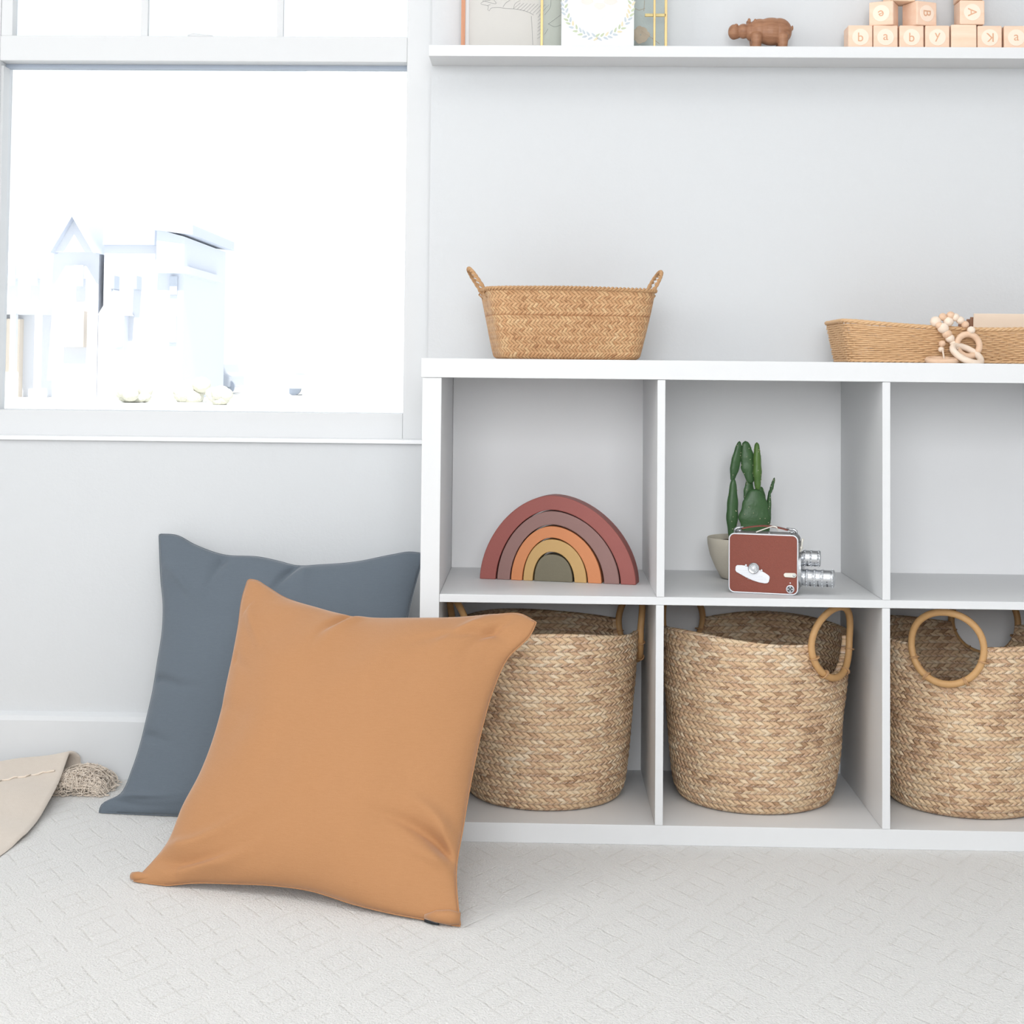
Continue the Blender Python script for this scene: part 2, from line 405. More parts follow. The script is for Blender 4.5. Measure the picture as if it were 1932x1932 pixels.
class MB:
    """collects geometry and builds ONE mesh object"""
    def __init__(self):
        self.v = []; self.f = []; self.uv = None

    def add(self, vs_, fs):
        o = len(self.v)
        self.v.extend([tuple(map(float, p)) for p in vs_])
        self.f.extend([tuple(i + o for i in f) for f in fs])
        return self

    def box(self, x0, x1, y0, y1, z0, z1, M_=None):
        p = [(x0, y0, z0), (x1, y0, z0), (x1, y1, z0), (x0, y1, z0), (x0, y0, z1), (x1, y0, z1), (x1, y1, z1), (x0, y1, z1)]
        if M_ is not None: p = [tuple(M_ @ Vector(q)) for q in p]
        return self.add(p, [(0, 3, 2, 1), (4, 5, 6, 7), (0, 1, 5, 4), (1, 2, 6, 5), (2, 3, 7, 6), (3, 0, 4, 7)])

    def prism(self, poly, y0, y1, M_=None):
        """poly = [(x, z)] extruded along y"""
        n = len(poly)
        p = [(x, y0, z) for x, z in poly] + [(x, y1, z) for x, z in poly]
        if M_ is not None: p = [tuple(M_ @ Vector(q)) for q in p]
        f = [tuple(range(n)), tuple(range(2 * n - 1, n - 1, -1))]
        f += [(i, i + n, (i + 1) % n + n, (i + 1) % n) for i in range(n)]
        return self.add(p, f)

    def tube(self, pts, r, n=8, closed=False, cap=True, twist=0.0):
        pts = [Vector(p) for p in pts]
        m = len(pts)
        rs = r if isinstance(r, (list, tuple)) else [r] * m
        vs_, fs = [], []
        prev = None
        for i, p in enumerate(pts):
            if closed:
                t = pts[(i + 1) % m] - pts[i - 1]
            else:
                t = pts[min(i + 1, m - 1)] - pts[max(i - 1, 0)]
            if t.length < 1e-9: t = Vector((0, 0, 1))
            t.normalize()
            if prev is None:
                a = Vector((0, 0, 1)) if abs(t.z) < 0.9 else Vector((0, 1, 0))
            else:
                a = prev
            s = t.cross(a)
            if s.length < 1e-6: s = t.orthogonal()
            s.normalize(); w = s.cross(t).normalized()
            prev = w
            for k in range(n):
                an = 2 * PI * k / n + twist * i
                vs_.append(p + (s * math.cos(an) + w * math.sin(an)) * rs[i])
        rings = m if closed else m - 1
        for i in range(rings):
            for k in range(n):
                a0 = i * n + k; a1 = i * n + (k + 1) % n
                b0 = ((i + 1) % m) * n + k; b1 = ((i + 1) % m) * n + (k + 1) % n
                fs.append((a0, a1, b1, b0))
        if cap and not closed:
            fs.append(tuple(range(n - 1, -1, -1)))
            fs.append(tuple((m - 1) * n + k for k in range(n)))
        return self.add(vs_, fs)

    def lathe(self, prof, axis='z', n=48, M_=None, cap=True):
        """prof = [(r, h)]"""
        vs_, fs = [], []
        for r, h in prof:
            for k in range(n):
                a = 2 * PI * k / n
                if axis == 'z': q = (r * math.cos(a), r * math.sin(a), h)
                elif axis == 'x': q = (h, r * math.cos(a), r * math.sin(a))
                else: q = (r * math.cos(a), h, r * math.sin(a))
                vs_.append(tuple(M_ @ Vector(q)) if M_ is not None else q)
        for i in range(len(prof) - 1):
            for k in range(n):
                fs.append((i * n + k, i * n + (k + 1) % n, (i + 1) * n + (k + 1) % n, (i + 1) * n + k))
        if cap:
            if prof[0][0] > 1e-6: fs.append(tuple(range(n - 1, -1, -1)))
            if prof[-1][0] > 1e-6: fs.append(tuple((len(prof) - 1) * n + k for k in range(n)))
        return self.add(vs_, fs)

    def ball(self, c, r, sc=(1, 1, 1), n=20, R=None):
        vs_, fs = [], []
        m = n // 2
        for i in range(m + 1):
            th = PI * i / m
            for k in range(n):
                ph = 2 * PI * k / n
                q = Vector((math.sin(th) * math.cos(ph) * sc[0], math.sin(th) * math.sin(ph) * sc[1], math.cos(th) * sc[2])) * r
                if R is not None: q = R @ q
                vs_.append(q + Vector(c))
        for i in range(m):
            for k in range(n):
                fs.append((i * n + k, (i + 1) * n + k, (i + 1) * n + (k + 1) % n, i * n + (k + 1) % n))
        return self.add(vs_, fs)

    def build(self, name, m, parent=None, smooth=False, bevel=0, seg=2, auto=None, kind=None, label=None):
        me = bpy.data.meshes.new(name)
        me.from_pydata(self.v, [], self.f)
        bm = bmesh.new(); bm.from_mesh(me)
        bmesh.ops.remove_doubles(bm, verts=bm.verts, dist=1e-7)
        bmesh.ops.recalc_face_normals(bm, faces=bm.faces)
        bm.to_mesh(me); bm.free()
        me.materials.append(m)
        if smooth:
            me.polygons.foreach_set('use_smooth', [True] * len(me.polygons))
            if auto is not None:
                me.set_sharp_from_angle(angle=math.radians(auto))
        o = bpy.data.objects.new(name, me); COL.objects.link(o)
        if parent is not None: o.parent = parent
        if bevel:
            b = o.modifiers.new('bevel', 'BEVEL'); b.width = bevel; b.segments = seg; b.limit_method = 'ANGLE'
            b.angle_limit = math.radians(40)
            b.harden_normals = False
        if kind: o['kind'] = kind
        if label: o['label'] = label
        return o


def thing(name, label, cat, loc=(0, 0, 0), rz=0.0, group=None):
    o = bpy.data.objects.new(name, None); COL.objects.link(o)
    o.empty_display_size = 0.02
    o.location = loc; o.rotation_euler = (0, 0, rz)
    o['label'] = label; o['category'] = cat
    if group: o['group'] = group
    return o


def tag(o, label, cat, group=None):
    o['label'] = label; o['category'] = cat
    if group: o['group'] = group
    return o


def grid_mesh(name, P, m, parent=None, closed_u=False, uv=None, smooth=True, kind=None):
    """P: array (nu, nv, 3)"""
    nu, nv = P.shape[:2]
    me = bpy.data.meshes.new(name)
    idx = np.arange(nu * nv).reshape(nu, nv)
    if closed_u:
        a = idx; b = np.roll(idx, -1, axis=0)
    else:
        a = idx[:-1]; b = idx[1:]
    q = np.stack([a[:, :-1], b[:, :-1], b[:, 1:], a[:, 1:]], axis=-1).reshape(-1, 4)
    me.vertices.add(nu * nv); me.vertices.foreach_set('co', P.reshape(-1).astype(np.float32))
    me.loops.add(q.size); me.loops.foreach_set('vertex_index', q.reshape(-1).astype(np.int32))
    me.polygons.add(len(q)); me.polygons.foreach_set('loop_start', (np.arange(len(q)) * 4).astype(np.int32))
    me.polygons.foreach_set('loop_total', np.full(len(q), 4, np.int32))
    me.update(calc_edges=True)
    me.validate()
    if smooth: me.polygons.foreach_set('use_smooth', np.ones(len(q), bool))
    if uv is not None:
        lay = me.uv_layers.new(name='UVMap')
        U = uv[0]; V = uv[1]
        if closed_u:
            Un = np.roll(U, -1, axis=0).copy(); Un[-1] = uv[2]
            Vn = np.roll(V, -1, axis=0)
            u4 = np.stack([U[:, :-1], Un[:, :-1], Un[:, 1:], U[:, 1:]], -1).reshape(-1)
            v4 = np.stack([V[:, :-1], Vn[:, :-1], Vn[:, 1:], V[:, 1:]], -1).reshape(-1)
        else:
            u4 = np.stack([U[:-1, :-1], U[1:, :-1], U[1:, 1:], U[:-1, 1:]], -1).reshape(-1)
            v4 = np.stack([V[:-1, :-1], V[1:, :-1], V[1:, 1:], V[:-1, 1:]], -1).reshape(-1)
        lay.data.foreach_set('uv', np.stack([u4, v4], -1).reshape(-1).astype(np.float32))
    me.materials.append(m)
    o = bpy.data.objects.new(name, me); COL.objects.link(o)
    if parent is not None: o.parent = parent
    if kind: o['kind'] = kind
    return o


def copy_tree(o, parent=None):
    c = o.copy(); COL.objects.link(c)
    if parent is not None: c.parent = parent
    for ch in [x for x in bpy.data.objects if x.parent == o]:
        copy_tree(ch, c)
    return c


# ------------------------------------------------------------------ room
W = 0.3477          # inner face of the wall behind the shelves
XL, XR, YF, ZC = -2.0, 2.6, -4.0, 2.6
WT = 0.14
# window opening in the wall
OX0, OX1, OZ0, OZ1 = -1.0075, -0.1913, 0.5800, 2.05
MB().box(XL - WT, XR + WT, YF - WT, W + WT, -0.05, 0.0).build('floor', M['carpet'], kind='structure')
MB().box(XL - WT, XR + WT, YF - WT, W + WT, ZC, ZC + 0.1).build('ceiling', M['ceiling'], kind='structure')
wb = MB()
wb.box(XL - WT, OX0, W, W + WT, 0, ZC).box(OX1, XR + WT, W, W + WT, 0, ZC)
wb.box(OX0, OX1, W, W + WT, 0, OZ0).box(OX0, OX1, W, W + WT, OZ1, ZC)
wb.build('wall_back', M['wall'], kind='structure')
# left wall with a window opening for the daylight
lw = MB()
a0, a1, c0, c1 = -1.75, -0.55, 0.9, 2.2
lw.box(XL - WT, XL, YF, a0, 0, ZC).box(XL - WT, XL, a1, W, 0, ZC).box(XL - WT, XL, a0, a1, 0, c0).box(XL - WT, XL, a0, a1, c1, ZC)
lw.build('wall_left', M['wall'], kind='structure')
MB().box(XR, XR + WT, YF, W, 0, ZC).build('wall_right', M['wall'], kind='structure')
fw = MB()
fw.box(XL - WT, -1.1, YF - WT, YF, 0, ZC).box(0.9, XR + WT, YF - WT, YF, 0, ZC).box(-1.1, 0.9, YF - WT, YF, 0, 0.75).box(-1.1, 0.9, YF - WT, YF, 2.15, ZC)
fw.build('wall_front', M['wall'], kind='structure')

bb = MB()
bb.prism([(0, 0), (0.014, 0), (0.014, 0.098), (0.011, 0.106), (0.0, 0.1114)], XL, -0.176,
         Matrix(((0, 1, 0, 0), (-1, 0, 0, W), (0, 0, 1, 0), (0, 0, 0, 1))))
bb.build('baseboard_back', M['base_paint'], kind='structure')

# ------------------------------------------------------------------ window
win = bpy.data.objects.new('window_1', None); COL.objects.link(win)
win.location = (0, 0, 0); win['kind'] = 'structure'
YW = W + 0.03
fr = MB()
fr.box(OX0, -0.9624, YW, YW + 0.07, OZ0 + 0.006, OZ1)
fr.box(-0.2364, OX1, YW, YW + 0.07, OZ0 + 0.006, OZ1)
fr.box(-0.9624, -0.2364, YW, YW + 0.07, OZ0 + 0.006, 0.6303)
fr.box(-0.9624, -0.2364, YW, YW + 0.07, 1.98, OZ1)
fr.build('window_frame', M['vinyl'], win, bevel=0.0015)
MB().box(-0.9624, -0.2364, YW, YW + 0.04, 1.2502, 1.2952).build('check_rail', M['vinyl'], win, bevel=0.0015)
up = MB()
up.box(-0.9624, -0.9420, YW + 0.002, YW + 0.03, 1.2952, 1.98).box(-0.2364, -0.2306, YW + 0.002, YW + 0.03, 1.2952, 1.98)
up.build('upper_sash', M['vinyl'], win, bevel=0.001)
mu = MB()
for x0, x1 in ((-0.7121, -0.7007), (-0.4690, -0.4586)):
    mu.box(x0, x1, YW + 0.006, YW + 0.018, 1.2952, 1.98)
mu.box(-0.942, -0.2306, YW + 0.006, YW + 0.018, 1.60, 1.611)
mu.build('window_grille', M['vinyl'], win)
lo = MB()
lo.box(-0.9624, -0.2364, YW + 0.034, YW + 0.05, 1.2425, 1.2502)
lo.build('lower_sash_edge', M['rail_grey'], win)
MB().box(-0.9624, -0.9580, YW + 0.008, YW + 0.05, 0.6303, 1.2425).build('lower_sash_stile', M['vinyl'], win)
MB().box(-0.9600, -0.2364, YW + 0.040, YW + 0.043, 0.6303, 1.2425).build('lower_pane', M['glass'], win)
MB().box(-0.942, -0.2306, YW + 0.020, YW + 0.023, 1.2952, 1.98).build('upper_pane', M['glass'], win)
lk = MB()
lk.tube([(-0.628, YW + 0.012, 1.2965), (-0.620, YW + 0.010, 1.2985), (-0.605, YW + 0.008, 1.2975), (-0.584, YW + 0.008, 1.2962)], [0.0035, 0.004, 0.003, 0.0015], 10)
lk.build('sash_lock', M['vinyl'], win, smooth=True)
# painted sill board closing the bottom of the opening
MB().box(OX0 - 0.012, OX1 + 0.0, W - 0.008, W + 0.032, 0.5790, 0.5860).build('window_sill', M['trim'], win, bevel=0.0015)

# ------------------------------------------------------------------ outdoors (seen through the window, overexposed)
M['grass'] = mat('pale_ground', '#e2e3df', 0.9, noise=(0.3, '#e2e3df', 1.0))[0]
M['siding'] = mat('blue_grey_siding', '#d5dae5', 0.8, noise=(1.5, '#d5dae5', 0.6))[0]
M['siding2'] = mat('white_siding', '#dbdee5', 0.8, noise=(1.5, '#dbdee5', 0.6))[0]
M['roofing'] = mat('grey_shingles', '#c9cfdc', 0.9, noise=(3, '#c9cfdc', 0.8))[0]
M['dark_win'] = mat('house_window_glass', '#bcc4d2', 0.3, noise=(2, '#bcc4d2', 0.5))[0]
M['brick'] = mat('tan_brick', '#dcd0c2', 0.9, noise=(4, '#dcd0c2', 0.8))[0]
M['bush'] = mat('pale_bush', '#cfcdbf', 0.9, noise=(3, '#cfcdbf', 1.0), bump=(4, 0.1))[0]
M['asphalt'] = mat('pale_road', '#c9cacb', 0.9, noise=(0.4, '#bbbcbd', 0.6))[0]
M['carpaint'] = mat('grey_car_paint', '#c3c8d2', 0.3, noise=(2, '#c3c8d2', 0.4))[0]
GZ = -0.55


def op(px, py, Y):
    """where a thing stands that far off"""
    d = F_ + R_ * ((px - 929.985) / 3100) - U_ * ((py - 562.169) / 3100)
    t = (Y + 2.5) / d.y
    return Vector((0, -2.5, 0.709)) + d * t


g = MB().box(-160, 60, 3, 220, GZ - 0.2, GZ).build('ground', M['grass'], kind='structure')
tag(g, 'pale overexposed lawn outside the window', 'ground')
HY = 62.0
k = (HY + 2.5) / 3100.0          # metres per pixel out there


def hx(px): return op(px, 735, HY).x
def hz(py): return 0.709 + (735 - py) * k


def house(name, label, parts, loc):
    h = thing(name, label, 'house', loc)
    for nm, m_, mb in parts:
        for q in (mb if isinstance(mb, list) else [mb]):
            q.v = [(x - loc[0], y - loc[1], z - loc[2]) for x, y, z in q.v]
            q.build(nm, M[m_], h)
    return h


x0, x1, xm = hx(-190), hx(182), hx(40)
A = MB().box(x0, x1, HY, HY + 9, GZ, hz(520))
A.prism([(hx(100), hz(520)), (hx(183), hz(520)), (hx(141), hz(452))], HY - 0.4, HY + 8)
roofA = MB().prism([(x0, hz(520)), (hx(105), hz(520)), (hx(140), hz(453)), (x0, hz(453))], HY + 0.2, HY + 9)
roofA.prism([(hx(96), hz(523)), (hx(141), hz(446)), (hx(188), hz(523)), (hx(182), hz(523)), (hx(141), hz(455)), (hx(102), hz(523))], HY - 0.9, HY + 8)
wA = []
for px in (22, 64, 150):
    wA.append(MB().box(hx(px - 9), hx(px + 9), HY - 0.46, HY - 0.38, hz(585), hz(545)))
porch = MB().box(hx(-60), hx(95), HY - 2.2, HY, hz(640), hz(625))
for px in (55, 100):
    porch.box(hx(px - 5), hx(px + 5), HY - 2.2, HY - 1.9, GZ, hz(640))
garA = [MB().box(hx(-20), hx(42), HY - 0.5, HY, GZ, hz(648)), MB().box(hx(120), hx(162), HY - 0.5, HY, hz(700), hz(632))]
house('house', 'pale gabled house at the left edge of the window view', [('walls', 'siding2', A), ('roof', 'roofing', roofA), ('window', 'dark_win', wA), ('porch', 'siding2', porch), ('brick_panel', 'brick', garA)], ((x0 + x1) / 2, HY, GZ))
B = MB().box(hx(191), hx(300), HY + 0.05, HY + 10, GZ, hz(505)).prism([(hx(190), hz(640)), (hx(250), hz(640)), (hx(219), hz(590))], HY - 0.7, HY + 0.05)
B.box(hx(192), hx(240), HY - 0.7, HY + 0.05, GZ, hz(640))
B2 = MB().prism([(hx(296), GZ), (hx(348), GZ), (hx(348), hz(490)), (hx(296), hz(476))], HY - 0.5, HY + 8)
B2.box(hx(300), hx(362), HY - 1.0, HY + 6, hz(560), hz(548))
roofB = MB().box(hx(191), hx(300), HY - 0.2, HY + 10, hz(505), hz(468)).prism([(hx(290), hz(478)), (hx(366), hz(487)), (hx(366), hz(469)), (hx(290), hz(452))], HY - 0.8, HY + 8)
wB = []
for px, a, b in ((214, 590, 565), (256, 590, 565), (330, 600, 565), (232, 700, 655), (330, 690, 640)):
    wB.append(MB().box(hx(px - 7), hx(px + 7), HY - 0.62 if px > 290 else HY - 0.78, HY - 0.52 if px > 290 else HY + 0.04, hz(a), hz(b)))
house('house', 'pale flat-roofed house with a tall grey corner tower', [('walls', 'siding2', B), ('tower', 'siding', B2), ('roof', 'roofing', roofB), ('window', 'dark_win', wB)], (hx(270), HY, GZ))
Cc = MB().prism([(hx(704), GZ), (hx(900), GZ), (hx(900), hz(440)), (hx(742), hz(500)), (hx(728), hz(640))], HY - 20, HY - 14)
house('house', 'pale building edge at the right side of the window view', [('walls', 'siding2', Cc), ('garage_door', 'siding', MB().box(hx(733), hx(780), HY - 20.1, HY - 20, GZ, hz(738)))], (hx(800), HY - 18, GZ))


def blob(name, label, px, py, wpx, hpx, Y, m_):
    c = op(px, py, Y); kk = (Y + 2.5) / 3100
    b = MB()
    for i in range(9):
        q = Vector((random.uniform(-.32, .32) * wpx * kk, random.uniform(-.3, .3) * wpx * kk, random.uniform(0.1, .6) * hpx * kk))
        b.ball(q, random.uniform(.22, .34) * hpx * kk, (1.2, 1, 1), 12)
    b.ball((0, 0, 0.15 * hpx * kk), 0.3 * hpx * kk, (wpx / hpx, 1, 0.7), 14)
    o = b.build(name, M[m_], smooth=True); o.location = (c.x, c.y, GZ + 0.02)
    return tag(o, label, name, 'bushes across the street')


blob('bush', 'pale tan bush at the foot of the grey tower house', 365, 735, 60, 60, 56, 'bush')
blob('bush', 'low grey bush left of the small parked cars', 415, 740, 50, 42, 52, 'bush')
blob('bush', 'sandy bush between the car and the driveway', 610, 735, 36, 60, 56, 'bush')
blob('bush', 'pale shrub before the right-hand building', 655, 735, 44, 48, 54, 'bush')
blob('bush', 'low hedge beneath the flat-roofed house', 250, 745, 90, 40, 54, 'bush')


def car(px, Y, sc, label):
    c = op(px, 760, Y)
    t = thing('car', label, 'car', (c.x, c.y, GZ), 0.0, 'cars parked outside')
    MB().prism([(-1.0 * sc, 0.3), (1.0 * sc, 0.3), (1.0 * sc, 0.85), (0.75 * sc, 0.95), (0.55 * sc, 1.45), (-0.55 * sc, 1.45), (-0.75 * sc, 0.95), (-1.0 * sc, 0.85)], -2, 2).build('car_body', M['carpaint'], t, bevel=0.08)
    MB().prism([(-0.62 * sc, 0.98), (0.62 * sc, 0.98), (0.48 * sc, 1.38), (-0.48 * sc, 1.38)], -2.02, -1.98).build('rear_window', M['dark_win'], t)
    for s in (-1, 1):
        MB().lathe([(0.33, -0.12), (0.33, 0.12)], 'y', 20, Matrix.Translation((s * 0.8 * sc, -1.4, 0.33))).build('wheel', M['dark_win'], t)


car(592, 74, 0.9, 'pale grey car parked outside, right of centre in the window')
car(415, 76, 0.8, 'small pale car far down the street by the bushes')

# ------------------------------------------------------------------ shelf unit
D1, D2 = 0.1811, 0.5198
T = 0.0119
unit = thing('cubby_shelf', 'long low white cubby shelf with two rows of square compartments', 'shelf', (0.35, 0.17, 0))


def up_(mb, name, bevel=0.0007, **kw):
    mb.v = [(x - 0.35, y - 0.17, z) for x, y, z in mb.v]
    return mb.build(name, M['melamine'], unit, bevel=bevel, **kw)


XE = 0.8865
up_(MB().box(-0.1782, XE + 0.002, -0.0015, W - 0.001, 0.6964, 0.7256), 'top_panel')
up_(MB().box(-0.1760, -0.1468, 0, W - 0.001, 0, 0.6961), 'side_panel')
up_(MB().box(XE - 0.0292, XE, 0, W - 0.001, 0, 0.6961), 'side_panel')
up_(MB().box(-0.1465, XE - 0.0295, 0, W - 0.006, 0, 0.0291), 'base_panel')
up_(MB().box(-0.1465, XE - 0.0295, 0.0005, W - 0.006, 0.3570, 0.3690), 'middle_shelf')
for xx in (D1, D2):
    up_(MB().box(xx, xx + T, 0.0, W - 0.006, 0.3692, 0.6961), 'divider')
    up_(MB().box(xx - 0.0006, xx + T - 0.0006, 0.0, W - 0.006, 0.0293, 0.3568), 'divider')
bp_ = up_(MB().box(-0.1465, XE - 0.0295, W - 0.0055, W - 0.001, 0.0, 0.6961), 'back_panel')
bp_.data.materials[0] = M['backing']

# wall shelf
ws = MB().box(-0.1900, 1.6, 0.2577, W, 1.2387, 1.2577).build('wall_shelf', M['melamine'], bevel=0.0007)
tag(ws, 'long white floating shelf on the wall above the cubby shelf', 'shelf')

# ------------------------------------------------------------------ pillows


def resample(pts, n):
    P = np.array(pts, float)
    # smooth interpolation: chord-length Catmull-Rom
    d = np.r_[0, np.cumsum(np.linalg.norm(np.diff(P, axis=0), axis=1))]
    d /= d[-1]
    t = np.linspace(0, 1, n)
    out = np.empty((n, P.shape[1]))
    m_ = np.gradient(P, d, axis=0)
    i = np.clip(np.searchsorted(d, t, side='right') - 1, 0, len(P) - 2)
    h = (d[i + 1] - d[i]); s = (t - d[i]) / h
    h00 = 2 * s**3 - 3 * s**2 + 1; h10 = s**3 - 2 * s**2 + s; h01 = -2 * s**3 + 3 * s**2; h11 = s**3 - s**2
    return h00[:, None] * P[i] + (h10 * h)[:, None] * m_[i] + h01[:, None] * P[i + 1] + (h11 * h)[:, None] * m_[i + 1]


def pillow(name, label, org, d, upv, nrm, L, Tp, R, B, front, back, m_, folds, seed, frot=0.5):
    n = 150
    l, t, r, b = (resample(c, n) for c in (L, Tp, R, B))
    u = np.linspace(0, 1, n)[:, None, None]; v = np.linspace(0, 1, n)[None, :, None]
    c00, c10, c01, c11 = b[0], b[-1], t[0], t[-1]
    S = (1 - v) * b[:, None, :] + v * t[:, None, :] + (1 - u) * l[None] + u * r[None] \
        - ((1 - u) * (1 - v) * c00 + u * (1 - v) * c10 + (1 - u) * v * c01 + u * v * c11)
    U = (2 * u - 1)[..., 0] * np.ones((1, n)); V = (2 * v - 1)[..., 0] * np.ones((n, 1))
    prof = ((1 - np.abs(U)**2.0) * (1 - np.abs(V)**2.0))
    prof = np.clip(prof, 0, 1)
    h = prof**0.56
    # wrinkles: soft folds that run in from edges and corners
    wr = np.zeros_like(U)
    for (fu, fv, du, dv, amp, wid, ln) in folds:
        nx, ny = du / math.hypot(du, dv), dv / math.hypot(du, dv)
        a = (U - fu) * nx + (V - fv) * ny
        p = -(U - fu) * ny + (V - fv) * nx
        p = p + 0.05 * np.sin(a * 5)
        wr += 1.5 * amp * np.exp(-(p / wid)**2) * np.exp(-((a / ln))**2) * (a > -0.02)
    rg = np.random.default_rng(seed)
    low = np.zeros_like(U)
    for _ in range(14):
        kx, ky = rg.normal(0, 2.2, 2); ph = rg.uniform(0, 6.28)
        low += 0.0007 * np.sin(kx * U * 2 + ky * V * 2 + ph)
    edgef = 1 - (1 - np.abs(U)) * 0 
    env = np.minimum(1, prof * 9)
    pts = np.array(org) + S[..., 0:1] * np.array(d) + S[..., 1:2] * np.array(upv)
    nr = np.array(nrm)
    # keep the seam from sinking
    Pf = pts + nr * ((h * front + (wr + low) * env)[..., None])
    Pb = pts - nr * ((h * back + low * env)[..., None])
    Pf[..., 2] = np.maximum(Pf[..., 2], 0.0015); Pb[..., 2] = np.maximum(Pb[..., 2], 0.0012)
    base = np.array([pts[..., 0].mean(), pts[..., 1].mean(), 0.0])
    th = thing(name, label, 'pillow', tuple(base))
    me = bpy.data.meshes.new('cover')
    allp = np.concatenate([Pf.reshape(-1, 3), Pb.reshape(-1, 3)]) - base
    idx = np.arange(n * n).reshape(n, n)
    q1 = np.stack([idx[:-1, :-1], idx[1:, :-1], idx[1:, 1:], idx[:-1, 1:]], -1).reshape(-1, 4)
    q2 = q1[:, ::-1] + n * n
    me.from_pydata(allp.tolist(), [], np.concatenate([q1, q2]).tolist())
    bm = bmesh.new(); bm.from_mesh(me)
    bmesh.ops.remove_doubles(bm, verts=bm.verts, dist=1e-5)
    bmesh.ops.recalc_face_normals(bm, faces=bm.faces)
    bm.to_mesh(me); bm.free()
    me.polygons.foreach_set('use_smooth', [True] * len(me.polygons))
    me.materials.append(m_)
    o = bpy.data.objects.new('cover', me); COL.objects.link(o); o.parent = th
    # narrow seam piping round the edge
    loop = np.concatenate([pts[:, 0], pts[-1, 1:], pts[::-1, -1][1:], pts[0, ::-1][1:-1]]) - base
    loop = loop[::2]; loop[:, 2] = np.maximum(loop[:, 2], 0.0018)
    MB().tube([tuple(p) for p in loop], 0.0010, 6, closed=True).build('seam', m_, th, smooth=True)
    return th


# ochre pillow leaning on the shelf
oL = [(-0.0006, 0.0014), (0.0113, 0.0212), (0.0276, 0.057), (0.0314, 0.1143), (0.0392, 0.1614), (0.0388, 0.2403), (0.027, 0.3127), (0.0099, 0.4056), (-0.0029, 0.4618), (-0.0051, 0.4929)]
oT = [(-0.0051, 0.4929), (0.0093, 0.4918), (0.0283, 0.4833), (0.0681, 0.4647), (0.1293, 0.4499), (0.1888, 0.4391), (0.2878, 0.4417), (0.3684, 0.4502), (0.4185, 0.4592), (0.4539, 0.4626), (0.482, 0.4503)]
oR = [(0.4832, 0.0014), (0.4745, 0.0232), (0.4586, 0.0716), (0.452, 0.1333), (0.4455, 0.2108), (0.4422, 0.2785), (0.4439, 0.3408), (0.4524, 0.3876), (0.4789, 0.4324), (0.482, 0.4503)]
oB = [(-0.0006, 0.0014), (0.0109, 0.0007), (0.0503, 0.0024), (0.0847, 0.0097), (0.1545, 0.0176), (0.2068, 0.0218), (0.2598, 0.0218), (0.3321, 0.0114), (0.3836, 0.0066), (0.4438, 0.0039), (0.4832, 0.0014)]
ofolds = [  # (u, v, direction, amplitude, width, length) in -1..1 pillow space
    (0.97, -0.62, -1, 0.22, -0.012, 0.035, 0.34), (0.97, -0.52, -1, 0.30, 0.007, 0.05, 0.30), (0.97, -0.70, -1, 0.05, 0.006, 0.04, 0.25),
    (-0.97, -0.86, 1, 0.12, -0.007, 0.035, 0.40), (-0.95, -0.78, 1, 0.30, 0.006, 0.05, 0.5), (-0.7, -0.97, 0.8, 0.4, 0.006, 0.05, 0.4),
    (-0.16, 0.98, -0.15, -1, -0.008, 0.03, 0.22), (-0.10, 0.98, -0.05, -1, 0.004, 0.04, 0.25), (0.86, 0.97, -0.1, -1, -0.006, 0.04, 0.3),
    (0.95, 0.8, -1, -0.25, -0.005, 0.05, 0.4), (-0.9, 0.75, 0.8, -0.5, 0.004, 0.06, 0.4), (0.72, 0.98, -0.25, -1, 0.004, 0.05, 0.3),
    (-0.98, 0.1, 1, 0, -0.003, 0.05, 0.2), (-0.98, 0.42, 1, -0.1, -0.003, 0.04, 0.2)]
po = pillow('throw_pillow', 'large ochre square pillow leaning on the end of the white shelf', (-0.5496, -0.2245, 0.0), (0.9454, -0.326, 0), (0.2096, 0.6077, 0.766), (-0.2497, -0.7242, 0.6428),
            oL, oT, oR, oB, 0.066, 0.045, M['orange'], ofolds, 3)
zt = MB().tube([(-0.1385, -0.3640, 0.0035), (-0.130, -0.3690, 0.0035), (-0.121, -0.3760, 0.003)], [0.003, 0.0035, 0.002], 8).build('zip_pull', M['black'], None, smooth=True)
cf_ = MB().tube([(-0.139, -0.3655, 0.008), (-0.124, -0.3715, 0.0105), (-0.108, -0.3765, 0.0115), (-0.0935, -0.3775, 0.0105)], [0.003, 0.0075, 0.0092, 0.0075], 14).build('folded_corner', M['orange'], po, smooth=True)
cf_.location = -Vector(po.location)
cf_ = MB().tube([(-0.5535, -0.2165, 0.0065), (-0.545, -0.2200, 0.0075), (-0.530, -0.2250, 0.0085), (-0.508, -0.2310, 0.009)], [0.0055, 0.0062, 0.005, 0.002], 14).build('folded_corner', M['orange'], po, smooth=True)
cf_.location = -Vector(po.location)
zt.parent = po; zt.location = -Vector(po.location)

uL = [(0.0004, -0.0024), (0.0007, 0.0057), (0.0316, 0.0292), (0.0429, 0.0661), (0.0501, 0.1075), (0.0535, 0.1458), (0.0569, 0.196), (0.057, 0.2346), (0.0562, 0.3024), (0.0513, 0.3386), (0.0412, 0.3788), (0.0242, 0.462)]
uT = [(0.0242, 0.462), (0.055, 0.4605), (0.0895, 0.4446), (0.1411, 0.428), (0.2078, 0.4249), (0.2454, 0.4175), (0.2661, 0.4125), (0.3141, 0.4146), (0.3705, 0.4207), (0.4332, 0.4352), (0.4606, 0.4405), (0.486, 0.4384)]
uR = [(0.497, -0.002), (0.478, 0.05), (0.468, 0.15), (0.462, 0.25), (0.470, 0.35), (0.486, 0.4384)]
uB = [(0.0004, -0.0024), (0.06, -0.002), (0.2, -0.001), (0.35, -0.001), (0.497, -0.002)]
